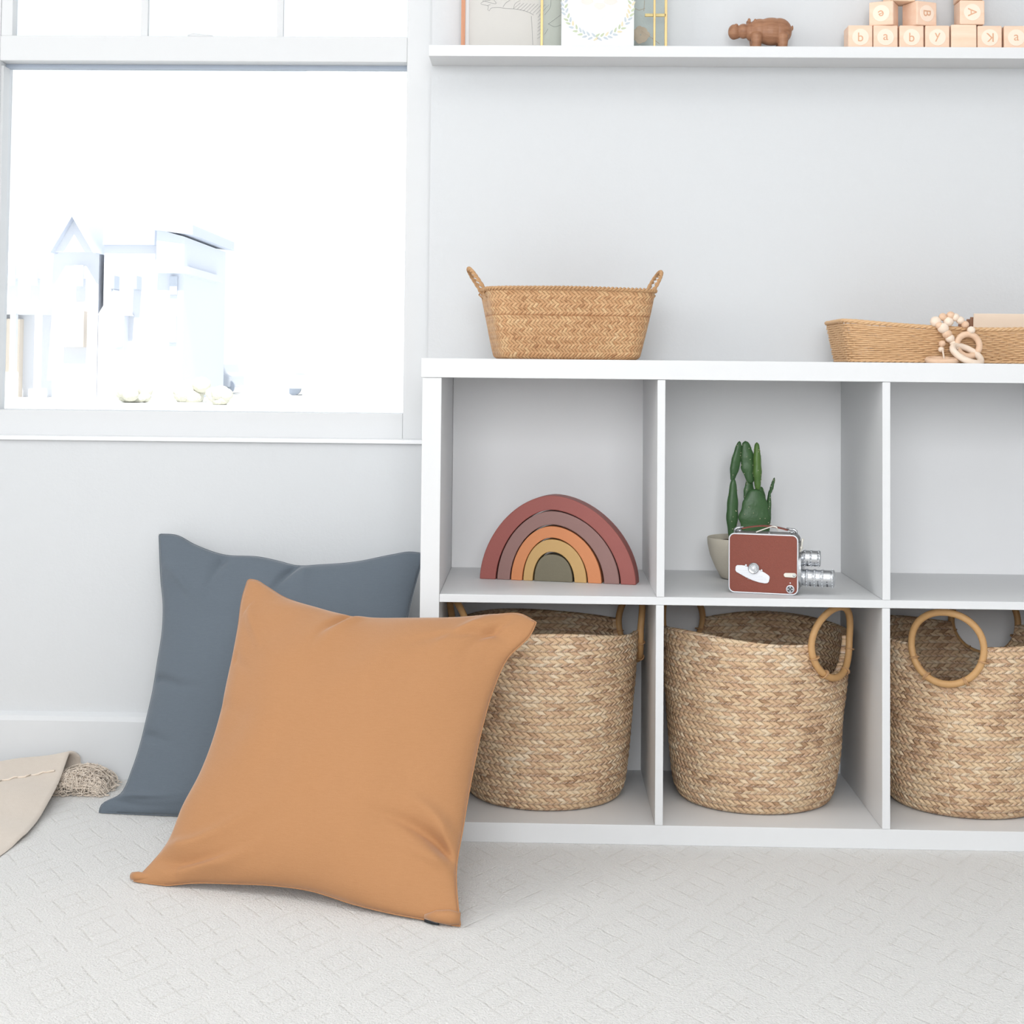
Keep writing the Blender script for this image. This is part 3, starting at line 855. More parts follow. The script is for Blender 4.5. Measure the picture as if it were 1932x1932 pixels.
ufolds = [(-0.96, -0.83, 1, 0.15, 0.008, 0.03, 0.22), (-0.96, -0.9, 1, 0.0, -0.008, 0.025, 0.25), (-0.97, -0.05, 1, 0.06, -0.006, 0.03, 0.28),
          (-0.97, -0.42, 1, 0.0, -0.004, 0.03, 0.2), (0.08, 0.97, -0.3, -1, -0.008, 0.03, 0.25), (0.16, 0.97, 0.3, -1, 0.004, 0.04, 0.25),
          (-0.45, 0.98, -0.2, -1, -0.006, 0.04, 0.25), (-0.95, 0.75, 1, -0.4, 0.004, 0.05, 0.4)]
pillow('throw_pillow', 'slate blue square pillow behind the ochre one, leaning on the wall', (-0.6898, 0.1197, 0.0035), (0.9952, -0.0976, 0), (0.0412, 0.4206, 0.9063), (-0.0884, -0.902, 0.4226),
       uL, uT, uR, uB, 0.052, 0.022, M['blue'], ufolds, 5)

# ------------------------------------------------------------------ round seagrass baskets


def round_basket(label, loc, rz, group):
    t = thing('storage_basket', label, 'basket', loc, rz, group)
    H = 0.267; rb, rt = 0.1255, 0.1490
    RR, rtube = 0.0545, 0.0052
    rh = 0.0113
    nphi = 720
    ph = np.linspace(0, 2 * PI, nphi, endpoint=False)
    hangs = (0.0, PI)
    rim = H + 0.006 * np.cos(2 * ph + PI) + 0.003 * np.sin(3 * ph + 1)
    cz = H - 0.006
    top = rim.copy()
    for hh in hangs:
        s = ((ph - hh + PI) % (2 * PI) - PI) * rt
        ins = np.abs(s) < (RR + 0.001)
        nz = cz - np.sqrt(np.clip((RR + 0.001)**2 - s**2, 0, None))
        top = np.where(ins, np.minimum(top, nz + 0.004), top)
    nrow = int(round(H / rh))
    per = 7
    nv = nrow * per + 1
    vv = np.linspace(0, 1, nv)
    Z = np.minimum(vv[None] * rim[:, None], top[:, None])        # clip into the notch
    fv = Z / rh
    f = fv - np.floor(fv)
    bulge = 0.0019 * np.sqrt(np.clip(1 - (2 * f - 1)**2, 0, 1))
    row = np.floor(fv)
    uarc = ph[:, None] * 0.14
    fu = (uarc / 0.0112 + np.abs(f - 0.5) * 1.15 + row * 0.37)
    chev = 0.0010 * np.abs(np.sin(PI * fu))
    rr = rb + (rt - rb) * (Z / H)**0.85
    rr = rr - 0.012 * np.exp(-Z / 0.012)
    wob = 0.0022 * np.sin(3 * ph + 0.7)[:, None] * (Z / H) + 0.001 * np.sin(9 * ph)[:, None] * np.sin(Z * 60)
    ro = rr + bulge + chev + wob
    P = np.stack([ro * np.sin(ph)[:, None], -ro * np.cos(ph)[:, None], Z + 0.0003], -1)
    # inner wall, back down to the floor of the basket
    nvi = 60
    zi = top[:, None] * (1 - np.linspace(0, 1, nvi)[None]) + 0.006
    zi = np.minimum(zi, top[:, None])
    fi = zi / rh; fi = fi - np.floor(fi)
    ri = rb + (rt - rb) * (zi / H)**0.85 - 0.0065 - 0.0015 * np.sqrt(np.clip(1 - (2 * fi - 1)**2, 0, 1))
    # thickness closes at the top
    ri[:, 0] += 0.003
    PI_ = np.stack([ri * np.sin(ph)[:, None], -ri * np.cos(ph)[:, None], zi], -1)
    lip = P[:, -1:].copy(); lip[..., 2] += 0.0012
    lip[..., :2] *= ((rr[:, -1:] - 0.002) / ro[:, -1:])[..., None]
    cb = np.zeros((nphi, 2, 3)); cb[:, 0, 0] = 0.06 * np.sin(ph); cb[:, 0, 1] = -0.06 * np.cos(ph); cb[:, :, 2] = 0.006
    bot = np.zeros((nphi, 2, 3)); bot[:, 1, 0] = (rb - 0.02) * np.sin(ph); bot[:, 1, 1] = -(rb - 0.02) * np.cos(ph); bot[:, :, 2] = 0.0003
    PP = np.concatenate([bot, P, lip, PI_, cb], 1)
    Uc = np.repeat(ph[:, None] * 0.14, PP.shape[1], 1)
    Vc = np.concatenate([np.zeros((nphi, 2)), Z, Z[:, -1:] + 0.001, zi, np.zeros((nphi, 2))], 1)
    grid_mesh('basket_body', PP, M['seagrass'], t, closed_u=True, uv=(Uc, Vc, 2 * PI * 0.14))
    # ring handles wrapped in cane, set into notches in the rim
    for hh in hangs:
        mb = MB()
        nseg = 260; pts = []; rs = []
        for i in range(nseg):
            a = 2 * PI * i / nseg
            s = RR * math.cos(a); z = cz + RR * math.sin(a)
            phx = hh + s / rt
            rad = rt + 0.0035 + 0.012 * max(0, z - cz) / RR * 0.4
            pts.append((rad * math.sin(phx), -rad * math.cos(phx), z + 0.002))
            rs.append(rtube + 0.00045 * (i % 2))
        mb.tube(pts, rs, 10, closed=True)
        ring = mb.build('ring_handle', M['cane'], t, smooth=True)
        for a in (math.radians(200), math.radians(235), math.radians(300), math.radians(342)):
            s = RR * math.cos(a); z = cz + RR * math.sin(a); phx = hh + s / rt
            lash = MB()
            for k in range(3):
                c = Vector((rt * math.sin(phx + k * 0.012), -rt * math.cos(phx + k * 0.012), z + 0.001))
                nrm = Vector((math.sin(phx), -math.cos(phx), 0))
                tn = Vector((math.cos(phx), math.sin(phx), 0))
                out = (tn * math.cos(a) + Vector((0, 0, 1)) * math.sin(a))
                pp = [c + out * (0.0066 * math.cos(b)) + nrm * (0.0040 + 0.0066 * math.sin(b)) for b in np.linspace(0, 2 * PI, 14)[:-1]]
                lash.tube(pp, 0.0009, 5, closed=True)
            lash.build('lashing', M['rope'], ring, smooth=True)
    return t


GB = 'round braided baskets in the bottom row'
Zb = 0.0294
# rotation is measured so that a handle at angle 0 faces the viewer
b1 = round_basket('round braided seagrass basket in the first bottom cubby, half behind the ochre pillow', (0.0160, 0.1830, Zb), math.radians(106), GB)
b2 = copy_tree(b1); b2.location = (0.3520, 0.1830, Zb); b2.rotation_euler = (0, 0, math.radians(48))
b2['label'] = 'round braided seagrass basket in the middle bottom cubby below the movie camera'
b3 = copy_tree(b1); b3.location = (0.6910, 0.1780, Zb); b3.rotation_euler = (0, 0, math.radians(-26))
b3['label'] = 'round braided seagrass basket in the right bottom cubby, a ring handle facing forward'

# ------------------------------------------------------------------ plaited rectangular basket on top
t = thing('handled_basket', 'small plaited palm-leaf basket with two loop handles on top of the shelf', 'basket', (0.0455, 0.195, 0.7258), math.radians(9))


def rrect(hx_, hy_, r, n):
    """rounded rectangle loop, n points by arc length, starting mid-back, running clockwise seen from above"""
    P = []
    segs = [((hx_ - r, hy_ - r), 0), ((-(hx_ - r), hy_ - r), 90), ((-(hx_ - r), -(hy_ - r)), 180), ((hx_ - r, -(hy_ - r)), 270)]
    for (cx, cy), a0 in segs:
        for k in range(13):
            a = math.radians(a0 + 90 * k / 12)
            P.append((cx + r * math.cos(a), cy + r * math.sin(a)))
    P = np.array(P + [P[0]])
    d = np.r_[0, np.cumsum(np.linalg.norm(np.diff(P, axis=0), axis=1))]
    tt = np.linspace(0, d[-1], n, endpoint=False)
    return np.stack([np.interp(tt, d, P[:, 0]), np.interp(tt, d, P[:, 1])], -1), d[-1]


nu_ = 360; nvv = 60
Hh = 0.1145
rows = []; Uu = []; Vv = []
per_mid = rrect(0.125, 0.075, 0.03, nu_)[1]
for j in range(nvv):
    f = j / (nvv - 1)
    fx = 0.1135 + (0.138 - 0.1135) * f**0.9
    fy = 0.058 + (0.083 - 0.058) * f**0.9
    rr_ = 0.022 + 0.018 * f
    if f < 0.06: 
        q = (0.06 - f) / 0.06; fx -= 0.006 * q * q; fy -= 0.006 * q * q
    L_, _ = rrect(fx, fy, rr_, nu_)
    th_ = np.arange(nu_) / nu_ * 2 * PI
    z = f * (Hh + 0.0008 * np.sin(3 * th_ + 1))
    wv = 0.0004 * np.sin(11 * th_ + f * 5)
    n_ = L_ / np.linalg.norm(L_, axis=1)[:, None]
    L_ = L_ + n_ * wv[:, None]
    rows.append(np.c_[L_, z]); Uu.append(np.arange(nu_) / nu_ * per_mid); Vv.append(z)
P = np.stack(rows, 1)
Pin = P[:, ::-1].copy(); sc = 1 - 0.0035 / np.linalg.norm(Pin[..., :2], axis=-1); Pin[..., :2] *= sc[..., None]; Pin[..., 2] = np.maximum(Pin[..., 2], 0.003)
flo = np.zeros((nu_, 1, 3)); flo[..., 2] = 0.003
fl0 = np.zeros((nu_, 1, 3)); fl0[..., 2] = 0.0
PP = np.concatenate([fl0, P, Pin, flo], 1)
Uu = np.stack(Uu, 1); Vv = np.stack(Vv, 1)
Ua = np.concatenate([Uu[:, :1], Uu, Uu[:, ::-1], Uu[:, :1]], 1); Va = np.concatenate([Vv[:, :1] * 0, Vv, Vv[:, ::-1], Vv[:, :1]], 1)
grid_mesh('basket_body', PP, M['plait'], t, closed_u=True, uv=(Ua, Va, per_mid))
# rim: two strands wound round each other
rimP = P[:, -1]
edge = MB()
for ph0 in (0, PI):
    pts = []
    m2 = 720
    for i in range(m2):
        s = i / m2 * nu_
        a = rimP[int(s) % nu_]; b_ = rimP[(int(s) + 1) % nu_]; p = a + (b_ - a) * (s % 1)
        n_ = p[:2] / np.linalg.norm(p[:2])
        an = i / m2 * 2 * PI * 62 + ph0
        pts.append((p[0] + n_[0] * 0.0015 * math.cos(an), p[1] + n_[1] * 0.0015 * math.cos(an), p[2] - 0.001 + 0.0018 * math.sin(an)))
    edge.tube(pts, 0.0019, 6, closed=True)
edge.build('rim', M['rope'], t, smooth=True)
for s, xt, zt_ in ((-1, -0.162, 0.147), (1, 0.157, 0.147)):
    mb = MB()
    for ph0 in (0, PI):
        pts = []
        for i in range(90):
            a = PI * i / 89
            yy = -0.030 * math.cos(a) * (0.8 + 0.2 * math.sin(a))
            r = math.sin(a)**0.8
            x = s * (0.136 + (abs(xt) - 0.136) * r) ; z = 0.108 + (zt_ - 0.108) * r
            an = i * 0.55 + ph0
            pts.append((x + 0.0017 * math.cos(an), yy, z + 0.0017 * math.sin(an)))
        mb.tube(pts, 0.0021, 7)
    for yy in (-0.03, 0.03):
        mb.tube([(s * 0.136, yy - 0.004, 0.100), (s * 0.141, yy, 0.106), (s * 0.137, yy + 0.005, 0.112), (s * 0.131, yy, 0.107)], 0.0016, 6, closed=True)
    mb.build('loop_handle', M['rope'], t, smooth=True)

# ------------------------------------------------------------------ wicker tray
tr = thing('wicker_tray', 'long low tan wicker tray at the right end of the shelf top', 'tray', (0.7075, 0.205, 0.7258))
TL_, TW_ = 0.2115, 0.085


def tray_h(x):      # rim height, lower towards the middle
    return 0.0565 + 0.0115 * (abs(x) / TL_)**1.6


mb = MB()
nrw = 18
for j in range(nrw):
    f = (j + 0.5) / nrw
    n_ = 900
    Lp, per_ = rrect(TL_ + 0.012 * f, TW_ + 0.010 * f, 0.028, n_)
    nst = 2 * int(per_ / 0.0105 / 2)
    pts = []
    rs = []
    for i in range(0, n_, 2):
        p = Lp[i]; s = i / n_
        lean = f * 0.35
        w_ = math.sin(PI * (s * nst + lean)) * (1 if j % 2 else -1)
        q = p / np.linalg.norm(p)
        if j >= nrw - 2: w_ *= 0.4
        pts.append((p[0] + q[0] * 0.0017 * w_, p[1] + q[1] * 0.0017 * w_, 0.003 + (tray_h(p[0]) - 0.006) * f + 0.0004 * math.sin(i * 0.13 + j)))
        rs.append(0.00165)
    mb.tube(pts, rs, 6, closed=True)
mb.build('woven_side', M['rattan'], tr, smooth=True)
mb = MB()
Lp0, per_ = rrect(TL_, TW_, 0.028, 900); Lp1, _ = rrect(TL_ + 0.012, TW_ + 0.010, 0.028, 900)
nst = 2 * int(per_ / 0.0105 / 2)
for k in range(nst):
    i = int((k + 0.5) / nst * 900) % 900
    i2 = int((k + 0.5 - 0.35) / nst * 900) % 900
    a = Lp0[i]; b_ = Lp1[i2]
    mb.tube([(a[0] * .998, a[1] * .99, 0.002), (b_[0] * .998, b_[1] * .99, tray_h(b_[0]) - 0.003)], 0.0012, 5)
mb.build('stakes', M['rattan'], tr, smooth=True)
for nm, zf, LpX, r_, amp, turns in (('braided_rim', 1.0, Lp1, 0.0021, 0.0024, 46), ('braided_foot', 0.0, Lp0, 0.0016, 0.0015, 40)):
    mb = MB()
    for ph0 in (0, 2 * PI / 3, 4 * PI / 3):
        pts = []
        for i in range(0, 900, 2):
            p = LpX[i]; q = p / np.linalg.norm(p); an = i / 900 * 2 * PI * turns + ph0
            z = (tray_h(p[0]) - 0.0025) if zf else 0.0032
            pts.append((p[0] + q[0] * amp * math.cos(an), p[1] + q[1] * amp * math.cos(an), z + amp * 0.7 * math.sin(an)))
        mb.tube(pts, r_, 6, closed=True)
    mb.build(nm, M['rattan'], tr, smooth=True)
mb = MB(); Lq, _ = rrect(TL_ - 0.002, TW_ - 0.002, 0.028, 80)
mb.add([(x, y, 0.003) for x, y in Lq] + [(x, y, 0.0055) for x, y in Lq],
       [tuple(range(79, -1, -1)), tuple(range(80, 160))] + [(i, (i + 1) % 80, (i + 1) % 80 + 80, i + 80) for i in range(80)])
mb.build('tray_base', M['rattan'], tr)

# cards standing in the tray
ck = [(0.6830, 0.0600, 0.0, 0), (0.6872, 0.0635, 0.0, 1), (0.6912, 0.0675, 0, 2), (0.6945, 0.0705, 0, 3), (0.6972, 0.0760, 0, 4)]
names_c = ['rearmost and lowest', 'second from the rear', 'middle', 'second from the front', 'frontmost, blush-faced']
for (x, h, _, i) in ck:
    y0 = 0.205 - 0.010 * i + 0.012
    o = MB().box(0, 0.165, -0.0016, 0.0016, 0, h + 0.0).build('wooden_card', M['card_face'] if i == 4 else M['card_edge'], bevel=0.0006)
    o.location = (x + 0.004, y0, 0.7258 + 0.0057); o.rotation_euler = (math.radians(6), 0, 0)
    tag(o, ('blush-faced tall card, frontmost of the cards in the wicker tray' if i == 4 else 'brown thin card in the wicker tray, %s of its stack' % names_c[i]), 'card', 'cards standing in the wicker tray')

# ------------------------------------------------------------------ wooden bead teether hanging over the tray rim
bt = thing('bead_teether', 'pale wooden bead and ring toy hanging over the front of the wicker tray', 'toy', (0.655, 0.095, 0.7258))
beads = [(0.6252, 0.7915, 0.0088, 1), (0.629, 0.7850, 0.0061, 0), (0.6448, 0.7916, 0.0084, 1), (0.6365, 0.7990, 0.0064, 0), (0.6486, 0.8015, 0.0066, 0), (0.6561, 0.7985, 0.0067, 1), (0.6636, 0.7940, 0.0067, 1), (0.6711, 0.7873, 0.0063, 0), (0.6786, 0.7783, 0.0064, 1),
         (0.635, 0.7809, 0.0090, 1), (0.641, 0.7719, 0.0078, 0), (0.6455, 0.7651, 0.0073, 1), (0.65, 0.7576, 0.0051, 1), (0.6334, 0.7567, 0.0055, 0), (0.6319, 0.7476, 0.0048, 1)]
for i, (x, z, r, c) in enumerate(beads):
    yy = 0.106 if z > 0.786 else 0.098
    MB().ball((x - 0.655, yy - 0.095, z - 0.7258), r, (1, 1, 0.95), 24).build('bead', M['bead_cream' if c else 'bead_tan'], bt, smooth=True)


def ring(c, R, r, tilt, mname, nm='wooden_ring', ex=1.0):
    pts = []
    for i in range(64):
        a = 2 * PI * i / 64
        q = Vector((R * math.cos(a) * ex, R * math.sin(a), 0))
        q.rotate(Matrix.Rotation(tilt[0], 3, 'X')); q.rotate(Matrix.Rotation(tilt[1], 3, 'Y')); q.rotate(Matrix.Rotation(tilt[2], 3, 'Z'))
        pts.append(Vector(c) - Vector((0.655, 0.095, 0.7258)) + q)
    MB().tube(pts, r, 12, closed=True).build(nm, M[mname], bt, smooth=True)


ring((0.6280, 0.078, 0.7305), 0.0215, 0.0046, (math.radians(6), 0, 0), 'bead_tan')
ring((0.6670, 0.080, 0.7400), 0.0235, 0.0052, (math.radians(28), math.radians(22), 0), 'bead_cream')
ring((0.6735, 0.097, 0.7545), 0.0175, 0.0050, (math.radians(82), 0, 0), 'bead_tan')
cordp = [(0.6319, 0.088, 0.7476), (0.6319, 0.086, 0.742), (0.632, 0.080, 0.7325)]
MB().tube([tuple(Vector(p) - Vector((0.655, 0.095, 0.7258))) for p in cordp], 0.0014, 6).build('cord', M['bead_cream'], bt, smooth=True)
cordp = [(0.65, 0.098, 0.7576), (0.652, 0.094, 0.752), (0.656, 0.09, 0.748)]
MB().tube([tuple(Vector(p) - Vector((0.655, 0.095, 0.7258))) for p in cordp], 0.0014, 6).build('cord', M['bead_cream'], bt, smooth=True)
cordp = [(0.6786, 0.098, 0.7783), (0.677, 0.098, 0.7740), (0.675, 0.097, 0.7710)]
MB().tube([tuple(Vector(p) - Vector((0.655, 0.095, 0.7258))) for p in cordp], 0.0014, 6).build('cord', M['bead_cream'], bt, smooth=True)

# ------------------------------------------------------------------ rainbow stacking arches
RL = Vector((-0.0923, 0.1881, 0.3691)); rang = math.atan2(-0.0532, 0.2506)


def arch_curve(a1, a2, h, n, e):
    out = []
    for i in range(n + 1):
        t_ = PI * i / n
        c, s = math.cos(t_), math.sin(t_)
        a = a1 if c > 0 else a2
        out.append((-math.copysign(abs(c)**(2 / e), c) * a, h * abs(s)**(2 / e)))
    return out


arcs = [((.1190, .1370, .1380), (.0925, .1125, .1149), 1.82, 'ra1', 'brick red outermost arch of the wooden rainbow toy'),
        ((.0900, .1103, .1130), (.0690, .0856, .0914), 1.86, 'ra2', 'mauve brown second arch of the wooden rainbow toy'),
        ((.0670, .0815, .0886), (.0485, .0594, .0702), 1.92, 'ra3', 'apricot orange middle arch of the wooden rainbow toy'),
        ((.0466, .0572, .0675), (.0312, .0374, .0475), 2.05, 'ra4', 'straw yellow fourth arch of the wooden rainbow toy'),
        ((.0284, .0342, .0434), None, 2.35, 'ra5', 'solid olive innermost piece of the wooden rainbow toy')]
for (o_, i_, e, mm, lab) in arcs:
    oc = arch_curve(*o_, 48, e)
    if i_:
        ic = arch_curve(*i_, 48, e)
        mb = MB()
        n_ = len(oc)
        vs_ = [(x, 0, z) for x, z in oc] + [(x, 0, z) for x, z in ic] + [(x, .036, z) for x, z in oc] + [(x, .036, z) for x, z in ic]
        fs = []
        for i in range(n_ - 1):
            fs += [(i, i + 1, n_ + i + 1, n_ + i), (2 * n_ + i, 3 * n_ + i, 3 * n_ + i + 1, 2 * n_ + i + 1),
                   (i, 2 * n_ + i, 2 * n_ + i + 1, i + 1), (n_ + i, n_ + i + 1, 3 * n_ + i + 1, 3 * n_ + i)]
        fs += [(0, n_, 3 * n_, 2 * n_), (n_ - 1, 3 * n_ - 1, 4 * n_ - 1, 2 * n_ - 1)]
        mb.add(vs_, fs)
    else:
        mb = MB().prism(oc, 0, .036)
    o = mb.build('rainbow_arch', M[mm], smooth=True, auto=35, bevel=0.0012, seg=3)
    o.location = RL + Vector((math.cos(rang), math.sin(rang), 0)) * 0.119; o.rotation_euler = (0, 0, rang)
    tag(o, lab, 'toy', 'nested arches of the wooden rainbow')

# ------------------------------------------------------------------ cactus in a pot
pc = (0.3440, 0.2400)
pt = thing('potted_cactus', 'green paddle cactus in a cream bowl pot behind the movie camera', 'plant', (pc[0], pc[1], 0.3691))
MB().lathe([(0.034, 0.0), (0.040, 0.002), (0.049, 0.018), (0.0575, 0.038), (0.0615, 0.056), (0.0622, 0.066), (0.0612, 0.0675), (0.0592, 0.066), (0.058, 0.058)], 'z', 64).build('pot', M['pot'], pt, smooth=True, auto=60)
sm = MB(); sm.lathe([(0.0585, 0.058), (0.045, 0.0605), (0.02, 0.063), (0.0001, 0.064)], 'z', 40, cap=False)
sm.build('soil', M['soil'], pt, smooth=True)


def cx(px): return 0.3623 + (px - 1430) / 1139 - pc[0]
def cz_(py): return 0.5154 - (py - 925) / 1139 - 0.3691


def pad(b, tp, wmax, thick, yaw, y0=0.0, mname='cactus', wide=0.55, lobes=0):
    """flattened paddle from base (px,py) to tip (px,py)"""
    B_ = Vector((cx(b[0]), y0, cz_(b[1]))); T_ = Vector((cx(tp[0]), y0 + (tp[2] if len(tp) > 2 else 0), cz_(tp[1])))
    ax = (T_ - B_); Ln = ax.length; ax.normalize()
    side = Vector((math.cos(yaw), math.sin(yaw), 0)); side = (side - ax * side.dot(ax)).normalized()
    nn = ax.cross(side)
    n1, n2 = 30, 28
    mb = MB(); vs_ = []
    for i in range(n1 + 1):
        s = i / n1
        w = (math.sin(PI * s**wide) ** 0.42) if 0 < s < 1 else 0
        w = w * (0.55 + 0.45 * min(1, s / 0.4)) if s < 0.4 else w
        w *= 1 + 0.05 * math.sin(s * 22 + b[0])
        for k in range(n2):
            a = 2 * PI * k / n2
            ca, sa = math.cos(a), math.sin(a)
            q = B_ + ax * (s * Ln) + side * (ca * wmax / 2 * w) + nn * (sa * thick / 2 * max(w, 0) ** 0.7)
            vs_.append(q)
    fs = [(i * n2 + k, i * n2 + (k + 1) % n2, (i + 1) * n2 + (k + 1) % n2, (i + 1) * n2 + k) for i in range(n1) for k in range(n2)]
    mb.add(vs_, fs)
    o = mb.build('pad', M[mname], pt, smooth=True)
    sp = MB()
    rr_ = random.Random(b[0] * 7 + b[1])
    for _ in range(20):
        s = rr_.uniform(0.15, 0.92); a = rr_.uniform(0, 2 * PI)
        w = math.sin(PI * s**wide) ** 0.42
        w = w * (0.55 + 0.45 * min(1, s / 0.4)) if s < 0.4 else w
        ca, sa = math.cos(a), math.sin(a)
        q = B_ + ax * (s * Ln) + side * (ca * wmax / 2 * w) + nn * (sa * thick / 2 * w ** 0.7)
        sp.ball(q, 0.0008, (1, 1, 1), 8)
    sp.build('spine_tufts', M['spine'], o, smooth=True)
    return o


pad((1383, 1018), (1386, 903), 0.021, 0.013, 0.2, -0.006)
pad((1384, 910), (1398, 834), 0.017, 0.010, 0.3, -0.004, wide=0.62)
pad((1424, 1020), (1427, 923), 0.053, 0.013, 0.05, -0.010, wide=0.6)
pad((1416, 955), (1418, 903), 0.020, 0.009, 0.3, 0.006)
pad((1420, 915), (1409, 834), 0.026, 0.010, 0.1, 0.002, wide=0.7)
pad((1432, 928), (1430, 836), 0.017, 0.014, 1.0, -0.004, 'cactus_y', wide=0.62)
pad((1443, 985), (1440, 920), 0.020, 0.009, 0.5, 0.008)
pad((1450, 1015), (1455, 925), 0.010, 0.016, 0.0, 0.000)
pad((1455, 935), (1464, 902), 0.006, 0.010, 0.0, 0.000)

# ------------------------------------------------------------------ vintage movie camera
mc = thing('movie_camera', 'vintage red-brown leather movie camera with chrome lenses in the middle cubby', 'camera', (0.2965, 0.0622, 0.3691), math.radians(-14.4))
CW, CH, CD = 0.1060, 0.0915, 0.044


def rrp(x0, x1, z0, z1, r, n=8):
    P_ = []
    for cx_, cz2, a0 in ((x1 - r, z1 - r, 0), (x0 + r, z1 - r, 90), (x0 + r, z0 + r, 180), (x1 - r, z0 + r, 270)):
        for k in range(n + 1):
            a = math.radians(a0 + 90 * k / n); P_.append((cx_ + r * math.cos(a), cz2 + r * math.sin(a)))
    return P_


MB().prism(rrp(0.0006, CW - 0.0006, 0.0012, CH - 0.0006, 0.0085), 0.0015, CD - 0.001).build('body', M['pewter'], mc, smooth=True, auto=40)
MB().prism(rrp(0.0015, CW - 0.0015, 0.0022, CH - 0.0015, 0.0072), -0.0004, 0.002).build('side_cover', M['leather'], mc, smooth=True, auto=40, bevel=0.0008)
rimp = rrp(0.0008, CW - 0.0008, 0.0013, CH - 0.0008, 0.0082)
for yy in (0.0006, CD - 0.0006):
    MB().tube([(x, yy, z) for x, z in rimp], 0.0011, 8, closed=True).build('trim_edge', M['alu'], mc, smooth=True)


def fx_(X): return (X - 243) * 1.03e-4
def fz_(Y): return (1158 - Y) * 1.07e-4 + 0.002


plate = [(345, 850), (350, 800), (370, 778), (440, 776), (500, 782), (540, 800), (700, 835), (740, 850), (800, 880), (850, 915), (858, 940), (842, 1000), (820, 1018), (780, 1022), (700, 1012), (600, 985), (500, 945), (420, 905), (360, 875)]
MB().prism([(fx_(x), fz_(y)) for x, y in plate], -0.0022, -0.0002).build('crank_plate', M['alu'], mc, bevel=0.0005)
kn = MB().lathe([(0.0085, 0), (0.0085, -0.003), (0.0072, -0.0042), (0.0055, -0.0038), (0.0050, -0.0048), (0.0001, -0.0048)], 'y', 40, Matrix.Translation((fx_(620), -0.0015, fz_(812)))).build('crank_knob', M['chrome'], mc, smooth=True, auto=30)
MB().lathe([(0.0032, -0.0048), (0.003, -0.0056), (0.0001, -0.0056)], 'y', 24, Matrix.Translation((fx_(620), -0.0015, fz_(812)))).build('knob_centre', M['alu'], kn, smooth=True)
for x, y in ((505, 775), (735, 840)):
    MB().ball((fx_(x), -0.0022, fz_(y)), 0.0018, (1, .6, 1), 12).build('rivet', M['alu'], mc, smooth=True)
st = []
for k in range(13): a = math.radians(90 + 180 * k / 12); st.append((fx_(1095) + 0.0033 * math.cos(a), fz_(890) + 0.0033 * math.sin(a)))
for k in range(13): a = math.radians(-90 + 180 * k / 12); st.append((fx_(1215) + 0.0036 * math.cos(a), fz_(890) + 0.0036 * math.sin(a)))
lt = MB().prism(st, -0.0028, -0.0002).build('latch', M['lever'], mc, bevel=0.0008)
MB().ball((fx_(1215), -0.0030, fz_(890)), 0.0022, (1, .5, 1), 12).build('latch_screw', M['chrome'], lt, smooth=True)
dl = MB().lathe([(0.0062, 0), (0.0062, -0.0022), (0.0052, -0.0028), (0.0046, -0.0018), (0.0001, -0.0018)], 'y', 36, Matrix.Translation((fx_(1158), -0.0002, fz_(1088)))).build('speed_dial', M['alu'], mc, smooth=True, auto=30)
MB().lathe([(0.0045, 0), (0.0045, -0.0021), (0.0001, -0.0021)], 'y', 30, Matrix.Translation((fx_(1158), -0.0002, fz_(1088)))).build('dial_face', M['dark_metal'], dl)
cr = MB()
for ang in (0, 90, 180, 270):
    Mx = Matrix.Translation((fx_(1158), 0, fz_(1088))) @ Matrix.Rotation(math.radians(ang), 4, 'Y')
    cr.box(0.0018, 0.0044, -0.0029, -0.0022, -0.0006, 0.0006, Mx)
cr.build('dial_marks', M['alu'], dl)
MB().ball((fx_(1158), -0.0008, fz_(1003)), 0.0011, (1, .6, 1), 10).build('index_dot', M['alu'], mc, smooth=True)
# engraved squiggle lettering rows on the crank plate read as fine texture
et = MB()
for r_ in range(6):
    yb = 850 + r_ * 24
    xa = 380 + r_ * 30; xb = min(800, 560 + r_ * 60)
    x = xa
    while x < xb:
        w_ = random.uniform(4, 9)
        et.box(fx_(x), fx_(x + w_), -0.00232, -0.0022, fz_(yb + 3), fz_(yb - 2)); x += w_ + 7
et.build('fine_engraving', mat('plate_engraving', '#c2c6cd', 0.5, metal=0.3, bump=(300, 0.0001))[0], mc)
# top: plate, handle, lever
MB().box(0.012, CW - 0.012, 0.006, CD - 0.006, CH - 0.002, CH + 0.0008).build('top_plate', M['pewter'], mc, bevel=0.0006)
hy = CD * 0.5
hp = []
for i in range(25):
    s = i / 24
    hp.append((0.018 + s * 0.070, hy, CH + 0.0055 + 0.0052 * math.sin(PI * s) ** 0.9))
hm = MB()
vs_ = []
for (x, y, z) in hp:
    for dy, dz in ((-0.006, -0.0009), (0.006, -0.0009), (0.006, 0.0009), (-0.006, 0.0009)): vs_.append((x, y + dy, z + dz))
fs = [(0, 1, 2, 3), (99, 98, 97, 96)] + [(i * 4 + k, i * 4 + (k + 1) % 4, i * 4 + 4 + (k + 1) % 4, i * 4 + 4 + k) for i in range(24) for k in range(4)]
hm.add(vs_, fs).build('handle_strap', M['leather'], mc, smooth=True, auto=50)
for xs, xe, sg in ((0.008, 0.020, 1), (0.100, 0.086, -1)):
    MB().tube([(xs - 0.001 * sg, hy, CH), (xs - 0.0008 * sg, hy, CH + 0.004), (xs + 0.002 * sg, hy, CH + 0.0062), (xe, hy, CH + 0.0072)], [0.0022, 0.0023, 0.0022, 0.0018], 10).build('handle_bracket', M['chrome'], mc, smooth=True)
    MB().ball((xs + 0.006 * sg, hy, CH + 0.0018), 0.0028, (1.3, 1, .7), 14).build('handle_screw', M['chrome'], mc, smooth=True)
